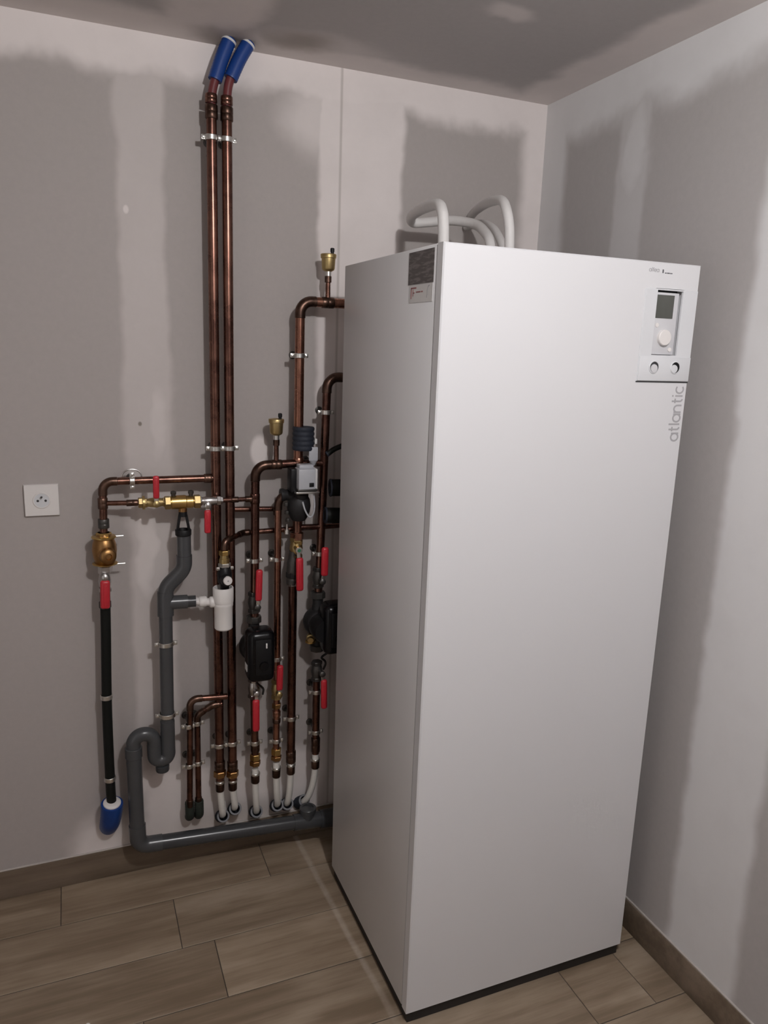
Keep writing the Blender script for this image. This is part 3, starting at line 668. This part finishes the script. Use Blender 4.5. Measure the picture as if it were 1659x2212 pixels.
# ------------------------------------------------------------------ grey drain
dr = thing('drain_pipe', 'grey plastic drain pipe with a trap bend standing on the back wall', 'drain', V(-1.32, 0.075, 0.12))
R = 0.0195
def seg(pts, r=R, m='pvc', rad=0.02, name='tube', caps=True, n=9):
    path, _ = fillet([V(*p) for p in pts], rad, n); mesh1(name, lambda b: sweep(b, path, r, 20), m, dr); return path
seg([(-1.165, 0.09, 1.118), (-1.165, 0.09, 1.05)], 0.0200)
seg([(-1.165, 0.09, 1.052), (-1.165, 0.088, 1.012), (-1.190, 0.085, 0.985)], 0.0222, 'pvc', 0.05, 'elbow')
seg([(-1.187, 0.085, 0.988), (-1.218, 0.08, 0.955), (-1.219, 0.08, 0.905)], 0.0222, 'pvc', 0.05, 'elbow')
seg([(-1.219, 0.08, 0.945), (-1.220, 0.08, 0.872)], 0.0232, 'pvc', 0, 'tee')
seg([(-1.222, 0.08, 0.910), (-1.158, 0.08, 0.908)], 0.0205, 'pvc', 0, 'tee')
seg([(-1.160, 0.08, 0.908), (-1.134, 0.082, 0.908)], 0.0172, 'pvc_dark', 0, 'reducer')
seg([(-1.220, 0.08, 0.88), (-1.224, 0.08, 0.50)], R)
seg([(-1.224, 0.08, 0.540), (-1.224, 0.08, 0.415), (-1.264, 0.08, 0.415), (-1.264, 0.08, 0.470)], 0.0212, 'pvc', 0.0199, 'trap_bend')
seg([(-1.264, 0.08, 0.455), (-1.264, 0.08, 0.508), (-1.323, 0.08, 0.508), (-1.323, 0.08, 0.445)], 0.0208, 'pvc', 0.029, 'trap_bend')
mesh1('cleanout_cap', lambda b: lathe(b, [(0, 0.0190), (0.004, 0.0205), (0.018, 0.0205), (0.020, 0.018)], V(-1.242, 0.08, 0.379), (0, 0, 1), 18), 'pvc_dark', dr)
seg([(-1.323, 0.08, 0.47), (-1.321, 0.078, 0.20)], 0.0222, 'pvc')
mesh1('socket', lambda b: tube_ring(b, V(-1.323, 0.08, 0.455), (0, 0, 1), 0.019, 0.0248, 0.032, 22), 'pvc', dr)
seg([(-1.321, 0.078, 0.210), (-1.320, 0.077, 0.137), (-1.250, 0.079, 0.134)], 0.0250, 'pvc', 0.034, 'elbow')
seg([(-1.262, 0.0785, 0.1345), (-0.815, 0.094, 0.114)], 0.0232, 'pvc_dark')
seg([(-0.835, 0.0933, 0.115), (-0.735, 0.097, 0.110)], 0.0265, 'pvc_dark', 0, 'tee')
seg([(-0.790, 0.095, 0.112), (-0.786, 0.092, 0.158)], 0.0240, 'pvc_dark', 0, 'tee')
mesh1('socket', lambda b: tube_ring(b, V(-0.786, 0.092, 0.152), (0, 0, 1), 0.019, 0.0275, 0.016, 22), 'pvc_dark', dr)
seg([(-0.745, 0.0965, 0.110), (-0.690, 0.0985, 0.108)], 0.0300, 'pvc_dark', 0, 'socket')
clamp('clamp round the upright grey drain just below the tee', [(-1.2212, 0.08, 0.785)], 0.0195)
clamp('clamp round the upright grey drain just above the trap bend', [(-1.2235, 0.08, 0.560)], 0.0212)

# white siphon trap of the safety valve
t = thing('siphon', 'white plastic siphon cup joined sideways to the grey drain', 'trap', V(-1.058, 0.105, 0.822))
sx, sd = -1.058, 0.105
mesh1('cup', lambda b: lathe(b, [(0, 0.0230), (0.004, 0.0265), (0.070, 0.0270), (0.074, 0.0285), (0.080, 0.0285), (0.084, 0.0275)], V(sx, sd, 0.822), (0, 0, 1), 28), 'white', t)
mesh1('hood', lambda b: lathe(b, [(0, 0.0290), (0.006, 0.0298), (0.044, 0.0300), (0.046, 0.0285), (0.046, 0.0250), (0.020, 0.0220)], V(sx, sd, 0.905), (0, 0, 1), 28), 'white', t)
path, _ = fillet([V(sx - 0.02, sd, 0.905), V(-1.100, 0.095, 0.906), V(-1.137, 0.083, 0.908)], 0.03)
mesh1('spigot', lambda b: sweep(b, path, 0.0115, 16), 'white', t)
mesh1('union_nut', lambda b: lathe(b, [(-0.012, 0.013), (-0.008, 0.0165), (0.008, 0.0165), (0.012, 0.013)], V(-1.086, 0.099, 0.906), (1, 0, 0), 18), 'white', t)
mesh1('union_nut', lambda b: lathe(b, [(-0.011, 0.013), (-0.007, 0.0160), (0.007, 0.0160), (0.011, 0.014)], V(-1.115, 0.090, 0.907), (1, 0, 0), 18), 'white', t)
# safety valve above it
t = thing('safety_valve', 'black safety valve with a white round knob above the white siphon', 'valve', V(sx + 0.004, 0.1, 0.96))
vx = -1.052
mesh1('body', lambda b: lathe(b, [(0, 0.0150), (0.006, 0.0200), (0.030, 0.0215), (0.044, 0.0190), (0.052, 0.0140)], V(vx, 0.098, 0.958), (0, 0, 1), 20), 'black', t)
mesh1('neck', lambda b: lathe(b, [(-0.03, 0.0130), (0.012, 0.0130)], V(vx, 0.098, 0.950), (0, 0, 1), 16), 'black', t)
mesh1('bonnet', lambda b: lathe(b, [(0, 0.0170), (0.010, 0.0175), (0.014, 0.0165), (0.030, 0.0150)], V(vx, 0.105, 0.976), (0, -1, 0), 20), 'black', t)
mesh1('knob', lambda b: lathe(b, [(0, 0.0120), (0.003, 0.0132), (0.010, 0.0132), (0.013, 0.0118), (0.014, 0.0)], V(vx + 0.001, 0.128, 0.978), (0.1, -1, 0.1), 22), 'white', t, 'round white knob')
mesh1('knob_mark', lambda b: lathe(b, [(0, 0.0026), (0.001, 0.0024)], V(vx + 0.0022, 0.1415, 0.9794), (0.1, -1, 0.1), 10), 'logo', t)
nut(t, (vx, 0.097, 1.016), (0, 0, 1), 0.0185, 0.012, 'zinc')
for s in (-1, 1): mesh1('lug', lambda b: box(b, V(vx + s * 0.020, 0.105, 1.008), (0.010, 0.010, 0.010), 0.002), 'zinc', t)
mesh1('inlet', lambda b: lathe(b, [(0, 0.0150), (0.012, 0.0150), (0.014, 0.0125), (0.034, 0.0120)], V(vx, 0.096, 1.022), (0, 0, 1), 18), 'brass_dull', t)
nut(t, (vx, 0.095, 1.052), (0, 0, 1), 0.0155, 0.014, 'brass')
pipe_run('thin copper pipe rising from the safety valve and passing behind the pipes to the right', [(-1.052, 0.094, 1.050), (-1.050, 0.092, 1.086), (-0.985, 0.047, 1.096), (-0.66, 0.045, 1.101)], 0.0082, [0.018, 0.02])
pipe_run('thin copper cross pipe just below the brass row, right of the tall pipes', [(-1.027, 0.045, 1.169), (-0.886, 0.045, 1.164)], 0.0080, 0.01)

# ------------------------------------------------------------------ small pair dropping at the left of the risers
pipe_run('upper of two small copper pipes bending left off the twin tall pipes near the floor', [(-1.045, 0.078, 0.590), (-1.156, 0.078, 0.598), (-1.163, 0.070, 0.24), (-1.160, 0.050, 0.19)], 0.0092, [0.022, 0.02])
pipe_run('lower of two small copper pipes bending left off the twin tall pipes near the floor', [(-1.060, 0.066, 0.562), (-1.088, 0.066, 0.562), (-1.134, 0.064, 0.535), (-1.135, 0.064, 0.24), (-1.132, 0.050, 0.19)], 0.0092, [0.03, 0.02, 0.02])
clamp('upper double clamp on the two small copper pipes', [(-1.1615, 0.0745, 0.509), (-1.1345, 0.064, 0.509)], 0.0092)
clamp('lower double clamp on the two small copper pipes', [(-1.1622, 0.0715, 0.374), (-1.1348, 0.064, 0.374)], 0.0092)
for xx, lab in ((-1.163, 'left of the two dark green foam sleeves under the small copper pipes'), (-1.134, 'right of the two dark green foam sleeves under the small copper pipes')):
    t = thing('foam_sleeve', lab, 'sleeve', V(xx, 0.0, 0.15), 'dark green foam sleeves near the floor')
    path = smooth_path([V(xx, 0.066, 0.245), V(xx + 0.001, 0.060, 0.215), V(xx + 0.003, 0.045, 0.185), V(xx + 0.006, 0.006, 0.155)], 6)
    mesh1('sleeve', lambda b: sweep(b, path, [0.0135 + 0.0008 * (i % 2) for i in range(len(path))], 16), 'green_foam', t)

# ------------------------------------------------------------------ third pipe with a circulator pump
D = 0.072
t = pipe_run('copper pipe with an upper left elbow feeding the left black pump', [(-0.826, 0.075, 1.306), (-0.955, 0.075, 1.302), (-0.958, D, 0.84)], 0.0128, 0.034)
collar(t, (-0.893, 0.075, 1.304), (1, 0, 0), 0.0148, 0.032, 'solder', 'tee')
collar(t, (-0.9565, 0.075, 1.205), (0, 0, 1), 0.0146, 0.030, 'copper', 'tee')
t = pipe_run('short copper pipe under the left black pump', [(-0.961, D, 0.640), (-0.957, D, 0.345)], 0.0120, 0.03)
nut(t, (-0.957, D, 0.366), (0, 0, 1), 0.0165, 0.020, 'brass'); nut(t, (-0.957, D, 0.345), (0, 0, 1), 0.0175, 0.016, 'brass_brown')
collar(t, (-0.957, D, 0.398), (0, 0, 1), 0.0145, 0.026, 'solder')
clamp('clamp on the left pump pipe, above its upper red lever', [(-0.9575, D, 1.015)], 0.0128)
clamp('clamp on the left pump pipe, below its lower red lever', [(-0.958, D, 0.416)], 0.0120)
valve('ball valve above the left pump with its red lever pointing up', (-0.959, D, 0.884), (0, 0, 1), 0.0128, (-0.955, 0.112, 0.900), (-0.952, 0.112, 0.998), (-0.957, 0.112, 0.880), 0.0205, 'steel_dark')
valve('ball valve below the left pump with its red lever hanging down', (-0.961, D, 0.604), (0, 0, 1), 0.0128, (-0.963, 0.112, 0.583), (-0.963, 0.112, 0.476), (-0.960, 0.112, 0.600), 0.0220, 'steel')
def pump(label, x, z, tag_label=True, box_dx=0.0):
    t = thing('circulator_pump', label, 'pump', V(x, 0.072, z - 0.09), 'black circulator pumps')
    mesh1('volute', lambda b: lathe(b, [(-0.030, 0.030), (-0.022, 0.042), (0.0, 0.046), (0.022, 0.042), (0.028, 0.036)], V(x, 0.074, z), (0, -1, 0), 28), 'iron', t)
    mesh1('port', lambda b: lathe(b, [(-0.092, 0.017), (-0.060, 0.0165), (-0.030, 0.022), (0.030, 0.022), (0.060, 0.0165), (0.092, 0.017)], V(x, 0.072, z), (0, 0, 1), 20), 'iron', t)
    for s in (-1, 1): nut(t, (x, 0.072, z + s * 0.088), (0, 0, 1), 0.0235, 0.020, 'steel_dark', 'union_nut', 8)
    mesh1('motor', lambda b: lathe(b, [(0, 0.036), (0.012, 0.040), (0.060, 0.040), (0.070, 0.036)], V(x, 0.098, z), (0, -1, 0), 28), 'black', t)
    hs = mesh1('housing', lambda b: box(b, V(x + box_dx, 0.148, z + 0.006), (0.082, 0.074, 0.162), 0.022, None, 5), 'black_gloss', t, 'glossy black motor housing')
    mesh1('face_plate', lambda b: box(b, V(x + box_dx + 0.003, 0.1855, z + 0.008), (0.046, 0.003, 0.110), 0.0014), 'black', hs)
    mesh1('dial', lambda b: lathe(b, [(0, 0.014), (0.008, 0.013), (0.009, 0.0)], V(x + box_dx + 0.004, 0.1860, z - 0.018), (0, -1, 0), 20), 'black_gloss', hs)
    mesh1('indicator', lambda b: box(b, V(x + box_dx + 0.012, 0.1872, z + 0.044), (0.0045, 0.002, 0.016), 0.0008), 'paper', hs, 'small pale indicator mark')
    if tag_label: mesh1('type_plate', lambda b: box(b, V(x + box_dx - 0.0415, 0.150, z - 0.030), (0.0012, 0.026, 0.022), 0), 'paper', hs, 'small white type plate')
    cb = smooth_path([V(x - 0.012 + box_dx, 0.150, z - 0.072), V(x - 0.004, 0.135, z - 0.095), V(x + 0.014, 0.110, z - 0.120), V(x + 0.030, 0.070, z - 0.150), V(x + 0.040, 0.020, z - 0.19)], 8)
    mesh1('cable', lambda b: sweep(b, cb, 0.0036, 10), 'black', t)
    return t
pump('left black circulator pump, in full view left of the cabinet', -0.960, 0.742)

# ------------------------------------------------------------------ fourth pipe
t = pipe_run('copper pipe with a rounded top bend just right of the left pump', [(-0.826, 0.078, 1.216), (-0.887, 0.076, 1.216), (-0.889, D, 0.345)], 0.0108, 0.036, 'copper_bright')
collar(t, (-0.888, D, 1.164), (0, 0, 1), 0.0130, 0.026, 'solder', 'tee')
nut(t, (-0.888, D, 0.566), (0, 0, 1), 0.0165, 0.012, 'brass_dull'); nut(t, (-0.888, D, 0.532), (0, 0, 1), 0.0145, 0.016, 'brass_brown')
collar(t, (-0.888, D, 0.505), (0, 0, 1), 0.0132, 0.020, 'copper_bright')
collar(t, (-0.888, D, 0.480), (0, 0, 1), 0.0132, 0.014, 'solder')
nut(t, (-0.888, D, 0.372), (0, 0, 1), 0.0165, 0.022, 'brass'); nut(t, (-0.888, D, 0.350), (0, 0, 1), 0.0175, 0.014, 'brass_brown')
clamp('clamp on the bright copper pipe right of the left pump, level with the red levers', [(-0.888, D, 1.014)], 0.0108)
clamp('clamp on the bright copper pipe right beside the lower end of the left pump', [(-0.888, D, 0.690)], 0.0108)
clamp('clamp on the bright copper pipe below its red lever, near the floor', [(-0.888, D, 0.410)], 0.0108)
valve('ball valve low on the bright copper pipe with its red lever pointing up', (-0.888, D, 0.588), (0, 0, 1), 0.0115, (-0.8885, 0.108, 0.600), (-0.8865, 0.108, 0.684), (-0.888, 0.108, 0.585), 0.0205, 'brass_dull')

# ------------------------------------------------------------------ fifth pipe, tall, with diverter valve
t = pipe_run('copper pipe with the highest elbow, running from behind the cabinet down to the grey actuator', [(-0.60, 0.072, 1.772), (-0.824, D, 1.772), (-0.826, D, 1.095)], 0.0140, 0.034, 'copper_bright')
collar(t, (-0.742, D, 1.772), (1, 0, 0), 0.0160, 0.036, 'solder', 'tee')
collar(t, (-0.825, D, 1.306), (0, 0, 1), 0.0160, 0.034, 'copper_bright', 'tee')
clamp('clamp on the tall copper pipe below its top elbow', [(-0.8255, D, 1.620)], 0.0140)
t = thing('pipe_fitting', 'dark navy ribbed insulating collar around the tall copper pipe', 'fitting', V(-0.815, 0.085, 1.345))
mesh1('collar', lambda b: lathe(b, corr(0.070, 0.0305, 0.0325, 0.014), V(-0.813, 0.082, 1.346), (0, 0, 1), 24), 'navy', t)
mesh1('lock_tab', lambda b: box(b, V(-0.778, 0.092, 1.373), (0.008, 0.008, 0.016), 0.002), 'paper', t)
t = thing('cable_tag', 'white tag hanging below the navy collar', 'tag', V(-0.789, 0.105, 1.31))
mesh1('card', lambda b: box(b, V(-0.789, 0.106, 1.338), (0.027, 0.003, 0.040), 0.001), 'act_grey', t)
mesh1('tip', lambda b: lathe(b, [(0, 0.0125), (0.014, 0.004)], V(-0.789, 0.106, 1.318), (0, 0, -1), 12), 'act_grey', t)
t = clamp('bright clamp right of the tall copper pipe, between the tag and the grey actuator', [(-0.782, 0.072, 1.305)], 0.0120)
pipe_run('short copper link between the tall copper pipe and the pipe beside the cabinet', [(-0.826, 0.072, 1.306), (-0.748, 0.072, 1.304)], 0.0105, 0.01)
t = thing('valve_actuator', 'light grey box actuator clipped on the diverter valve', 'actuator', V(-0.818, 0.11, 1.225))
mesh1('housing', lambda b: box(b, V(-0.818, 0.120, 1.266), (0.052, 0.050, 0.066), 0.004), 'act_grey', t)
mesh1('side_cover', lambda b: box(b, V(-0.790, 0.116, 1.262), (0.012, 0.042, 0.072), 0.003), 'paper', t)
mesh1('top_step', lambda b: box(b, V(-0.816, 0.112, 1.302), (0.044, 0.034, 0.014), 0.003), 'act_grey', t)
mesh1('base_plate', lambda b: box(b, V(-0.815, 0.115, 1.2285), (0.070, 0.056, 0.006), 0.001), 'zinc', t)
mesh1('clip_band', lambda b: box(b, V(-0.817, 0.121, 1.2365), (0.058, 0.052, 0.007), 0.001), 'steel_dark', t)
mesh1('socket', lambda b: box(b, V(-0.805, 0.1455, 1.2525), (0.014, 0.003, 0.012), 0.001), 'black', t)
mesh1('side_motor', lambda b: box(b, V(-0.851, 0.100, 1.262), (0.020, 0.045, 0.070), 0.004), 'black', t)
wire = smooth_path([V(-0.793, 0.125, 1.227), V(-0.790, 0.128, 1.19), V(-0.794, 0.128, 1.160), V(-0.804, 0.124, 1.152), V(-0.815, 0.118, 1.170), V(-0.822, 0.112, 1.196)], 8)
mesh1('wire', lambda b: sweep(b, wire, 0.0026, 10), 'act_grey', t, 'thin pale wire loop')
t = thing('diverter_valve', 'dark diverter valve body under the grey actuator', 'valve', V(-0.822, 0.08, 1.13))
mesh1('body', lambda b: lathe(b, [(-0.045, 0.020), (-0.036, 0.026), (-0.020, 0.033), (0.0, 0.036), (0.020, 0.033), (0.036, 0.024), (0.046, 0.018)], V(-0.824, 0.078, 1.178), (0, 0, 1), 24), 'iron', t)
mesh1('neck', lambda b: lathe(b, [(0, 0.018), (0.022, 0.018), (0.022, 0.022), (0.034, 0.022)], V(-0.822, 0.088, 1.190), (0, -0.3, 1), 18), 'iron', t)
mesh1('port', lambda b: lathe(b, [(0.0, 0.020), (0.040, 0.0165), (0.048, 0.0195), (0.056, 0.0195)], V(-0.824, 0.076, 1.212), (-1, 0, 0), 18), 'iron', t)
for i, zz in enumerate((1.185, 1.160, 1.137)): nut(t, (-0.866 + 0.003 * i, 0.085, zz), (0, 0, 1), 0.0070, 0.010, 'steel_dark')
mesh1('vent_screw', lambda b: lathe(b, [(0, 0.009), (0.012, 0.008), (0.012, 0.004), (0.030, 0.003)], V(-0.862, 0.086, 1.095), (0, 0, 1), 12), 'zinc', t)
t = pipe_run('lower copper pipe continuing down below the green-tagged ball valve', [(-0.827, D, 1.135), (-0.827, D, 1.06), (-0.839, D, 0.94), (-0.840, D, 0.325)], 0.0138, [0.1, 0.1], elbows=False)
mesh1('nut', lambda b: hexnut(b, V(-0.827, D, 1.082), (0, 0, 1), 0.0205, 0.022, 0.2), 'copper_bright', t, None, 25)
nut(t, (-0.827, D, 1.062), (0, 0, 1), 0.0190, 0.014, 'brass')
collar(t, (-0.840, D, 0.345), (0, 0, 1), 0.0162, 0.040, 'solder')
t = thing('check_valve', 'dull grey strainer body behind the green-tagged red lever', 'valve', V(-0.838, 0.08, 0.94))
mesh1('body', lambda b: lathe(b, [(-0.055, 0.0170), (-0.040, 0.0185), (-0.036, 0.0150), (-0.015, 0.0200), (0.015, 0.0200), (0.030, 0.0170), (0.05, 0.0160)], V(-0.838, D, 0.985), (0.08, 0, 1), 20), 'steel_dark', t)
nut(t, (-0.840, D, 0.962), (0, 0, 1), 0.0210, 0.018, 'iron'); nut(t, (-0.840, D, 0.932), (0, 0, 1), 0.0185, 0.012, 'steel')
vt = valve('ball valve under the grey actuator, red lever down and green mark on its stem', (-0.829, D, 1.045), (0, 0, 1), 0.0135, (-0.830, 0.114, 1.026), (-0.828, 0.114, 0.920), (-0.834, 0.114, 1.050), 0.0225, 'brass_dull')
mesh1('stem_mark', lambda b: lathe(b, [(0, 0.0105), (0.002, 0.0105), (0.0025, 0.006)], V(-0.834, 0.1215, 1.050), (0, -1, 0), 16), 'zinc', vt)
M['green'] = mat('green_print', (0.03, 0.16, 0.09), 0.5)
mesh1('green_mark', lambda b: lathe(b, [(0, 0.0055), (0.001, 0.0050)], V(-0.834, 0.1240, 1.050), (0, -1, 0), 12), 'green', vt, 'round green mark')
clamp('clamp low on the lower copper pipe, left of the cabinet', [(-0.840, D, 0.481)], 0.0138)

# ------------------------------------------------------------------ sixth pipe, beside the cabinet
t = pipe_run('copper pipe nearest the cabinet with its own upper elbow', [(-0.60, D, 1.560), (-0.739, D, 1.560), (-0.747, D, 1.20), (-0.756, D, 0.90)], 0.0128, [0.034, 0.2], elbows=False)
seg_path, arcs = fillet([V(-0.60, D, 1.560), V(-0.739, D, 1.560), V(-0.747, D, 1.20)], 0.034)
s_, d1_, d2_ = arcs[0]
mesh1('elbow', lambda b: sweep(b, [s_[0] + d1_ * 0.013] + s_ + [s_[-1] + d2_ * 0.013], 0.0146, 16), 'solder', t)
t = pipe_run('copper pipe below the right pump, half hidden by the cabinet', [(-0.757, D, 0.66), (-0.757, D, 0.34)], 0.0122, 0.03)
collar(t, (-0.757, D, 0.372), (0, 0, 1), 0.0150, 0.050, 'solder')
clamp('clamp on the pipe nearest the cabinet, below its upper elbow', [(-0.7415, D, 1.457)], 0.0128)
clamp('clamp on the pipe nearest the cabinet, beside its upper red lever', [(-0.7525, D, 1.022)], 0.0128)
clamp('clamp on the pipe nearest the cabinet, just under its lower valve', [(-0.757, D, 0.560)], 0.0122)
clamp('clamp on the pipe nearest the cabinet, the lowest one', [(-0.757, D, 0.418)], 0.0122)
valve('ball valve above the right pump with its red lever pointing up', (-0.757, D, 0.945), (0, 0, 1), 0.0125, (-0.750, 0.112, 0.960), (-0.749, 0.112, 1.052), (-0.755, 0.112, 0.942), 0.0225, 'steel_dark')
valve('ball valve below the right pump with its red lever hanging down', (-0.757, D, 0.632), (0, 0, 1), 0.0125, (-0.745, 0.112, 0.618), (-0.743, 0.112, 0.517), (-0.750, 0.112, 0.636), 0.0205, 'steel_dark')
pump('right black circulator pump, half hidden behind the cabinet', -0.757, 0.800, False, 0.030)
t = thing('pump_flange', 'brass air screw on the left side of the right pump', 'fitting', V(-0.80, 0.08, 0.74))
mesh1('screw', lambda b: lathe(b, [(0, 0.0135), (0.012, 0.0135), (0.014, 0.010), (0.024, 0.009)], V(-0.783, 0.085, 0.756), (-0.3, -1, -0.15), 16), 'brass_dull', t)
mesh1('ring', lambda b: tube_ring(b, V(-0.785, 0.090, 0.742), (0, 0, 1), 0.012, 0.0165, 0.006, 20), 'brass', t)
pipe_run('short red copper link under the actuator to the pipe nearest the cabinet', [(-0.827, 0.074, 1.110), (-0.755, 0.074, 1.108)], 0.0088, 0.01)
def black_line(label, pts, r):
    t = thing('insulated_pipe', label, 'pipe', V(*pts[-1]), 'black insulated pipes behind the cabinet')
    mesh1('insulation', lambda b: sweep(b, smooth_path([V(*p) for p in pts], 8), r, 16), 'black_pipe', t)
    mesh1('end_ring', lambda b: tube_ring(b, V(*pts[0]), Vector(V(*pts[1])) - Vector(V(*pts[0])), r * 0.7, r * 1.05, 0.006), 'navy', t)
black_line('black insulated pipe reaching behind the cabinet level with the grey actuator', [(-0.735, 0.11, 1.235), (-0.70, 0.115, 1.235), (-0.62, 0.12, 1.235)], 0.026)
black_line('black insulated pipe reaching behind the cabinet below the wire loop', [(-0.748, 0.105, 1.150), (-0.70, 0.11, 1.148), (-0.62, 0.12, 1.145)], 0.024)
black_line('thin black cable slanting behind the cabinet above the grey actuator', [(-0.742, 0.095, 1.335), (-0.71, 0.10, 1.355), (-0.62, 0.11, 1.385)], 0.008)

# air vents
def air_vent(label, x, z0, d=0.072):
    t = thing('air_vent', label, 'air vent', V(x, d, z0), 'brass automatic air vents')
    mesh1('stem', lambda b: lathe(b, [(0, 0.0075), (0.052, 0.0070)], V(x, d, z0), (0, 0, 1), 16), 'copper', t)
    mesh1('socket', lambda b: lathe(b, [(0, 0.0085), (0.001, 0.0098), (0.017, 0.0098), (0.018, 0.0085)], V(x, d, z0 + 0.044), (0, 0, 1), 16), 'solder', t)
    mesh1('tail', lambda b: lathe(b, [(0, 0.0088), (0.016, 0.0088)], V(x, d, z0 + 0.060), (0, 0, 1), 16), 'zinc', t)
    mesh1('float_body', lambda b: lathe(b, [(0, 0.0090), (0.004, 0.0165), (0.008, 0.0185), (0.036, 0.0200), (0.037, 0.0220), (0.046, 0.0228), (0.048, 0.0215), (0.050, 0.0080)], V(x, d, z0 + 0.074), (0, 0, 1), 28), 'brass_dull', t)
    mesh1('cap', lambda b: lathe(b, [(0, 0.0048), (0.006, 0.0048), (0.006, 0.0060), (0.015, 0.0060), (0.017, 0.004)], V(x + 0.010, d + 0.004, z0 + 0.122), (0, 0, 1), 14), 'black', t, 'small black dustcap')
air_vent('higher brass air vent, on the pipe at the cabinet corner', -0.742, 1.784)
air_vent('lower brass air vent, standing on the middle copper elbow pipe', -0.893, 1.316, 0.075)

# ------------------------------------------------------------------ outlets along the bottom
outs = [('the left tall copper pipe', -1.067, 0.06, 0.262, [(-1.067, 0.06, 0.30), (-1.066, 0.060, 0.26), (-1.062, 0.058, 0.205), (-1.057, 0.047, 0.168), (-1.055, 0.010, 0.140)], (-1.055, 0.0, 0.130), (-1.055, 0.044, 0.158)),
        ('the right tall copper pipe', -1.027, 0.06, 0.258, [(-1.027, 0.06, 0.30), (-1.026, 0.060, 0.26), (-1.022, 0.057, 0.220), (-1.018, 0.047, 0.186), (-1.016, 0.010, 0.158)], (-1.013, 0.0, 0.148), (-1.016, 0.044, 0.176)),
        ('the left black pump', -0.957, D, 0.276, [(-0.957, D, 0.325), (-0.957, D, 0.28), (-0.953, 0.066, 0.205), (-0.947, 0.048, 0.158), (-0.945, 0.010, 0.130)], (-0.943, 0.0, 0.122), (-0.946, 0.044, 0.150)),
        ('the bright copper pipe', -0.888, D, 0.282, [(-0.888, D, 0.335), (-0.888, D, 0.28), (-0.884, 0.066, 0.215), (-0.877, 0.048, 0.168), (-0.874, 0.010, 0.138)], (-0.872, 0.0, 0.128), (-0.876, 0.044, 0.158)),
        ('the pipe with the green-marked lever', -0.840, D, 0.284, [(-0.840, D, 0.33), (-0.840, D, 0.29), (-0.841, 0.064, 0.215), (-0.843, 0.048, 0.165), (-0.842, 0.010, 0.135)], (-0.838, 0.0, 0.125), (-0.842, 0.044, 0.155)),
        ('the right pump, bending left', -0.757, D, 0.288, [(-0.757, D, 0.345), (-0.757, D, 0.29), (-0.762, 0.068, 0.230), (-0.774, 0.055, 0.175), (-0.787, 0.030, 0.140), (-0.795, 0.008, 0.125)], (-0.793, 0.0, 0.120), (-0.783, 0.040, 0.152))]
for which, x, d, zt, pts, b0, b1 in outs:
    pex_outlet(which, (x, d, zt), pts)
    wall_sleeve('the white pipe below ' + which, b0, b1, 0.0205)

# ------------------------------------------------------------------ wall socket
t = thing('power_socket', 'square white power socket on the wall left of the pipes', 'socket', (-1.530, 0, 1.212))
px, pz, ps = -1.530, 1.212, 0.0435
def plate(b):
    y1, y2 = -0.0085, -0.0105
    def lp(s, yy): return [b.verts.new((px + u * s, yy, pz + v * s)) for u, v in ((-1, -1), (1, -1), (1, 1), (-1, 1))]
    r = [lp(ps, 0.0), lp(ps, y1), lp(ps - 0.0015, y2)]
    for p, q in zip(r, r[1:]): ring_faces(b, p, q)
    b.faces.new(r[-1]); b.faces.new(list(reversed(r[0])))
mesh1('plate', plate, 'white', t)
mesh1('socket_ring', lambda b: tube_ring(b, (px, -0.0112, pz), (0, -1, 0), 0.0195, 0.0225, 0.0030, 32), 'white', t)
ins = mesh1('socket_face', lambda b: lathe(b, [(0, 0.0195), (0.0006, 0.0195)], (px, -0.0104, pz), (0, -1, 0), 32), 'panel_plastic', t)
for dx, dz in ((-0.0098, -0.001), (0.0098, -0.001)):
    mesh1('hole', lambda b: lathe(b, [(0, 0.0033), (0.0003, 0.0033)], (px + dx, -0.0110, pz + dz), (0, -1, 0), 14), 'recess', ins)
mesh1('earth_pin', lambda b: lathe(b, [(0, 0.0026), (0.008, 0.0026), (0.010, 0.001)], (px, -0.0105, pz + 0.0095), (0, -1, 0), 12), 'steel_dark', ins)

# crumb of plaster on the floor
def crumb(b):
    bmesh.ops.create_icosphere(b, subdivisions=2, radius=0.0045)
    for v in b.verts: v.co *= random.uniform(0.75, 1.15)
    bmesh.ops.scale(b, vec=(1.2, 0.8, 0.6), verts=b.verts)
    bmesh.ops.translate(b, vec=(-1.482, -0.545, 0.0028), verts=b.verts)
t = thing('plaster_crumb', 'tiny white plaster crumb lying on the wood-look floor', 'crumb', (-1.482, -0.545, 0))
mesh1('crumb', crumb, 'crumb', t)

for o in list(bpy.data.objects):
    if '_o' in o: del o['_o']
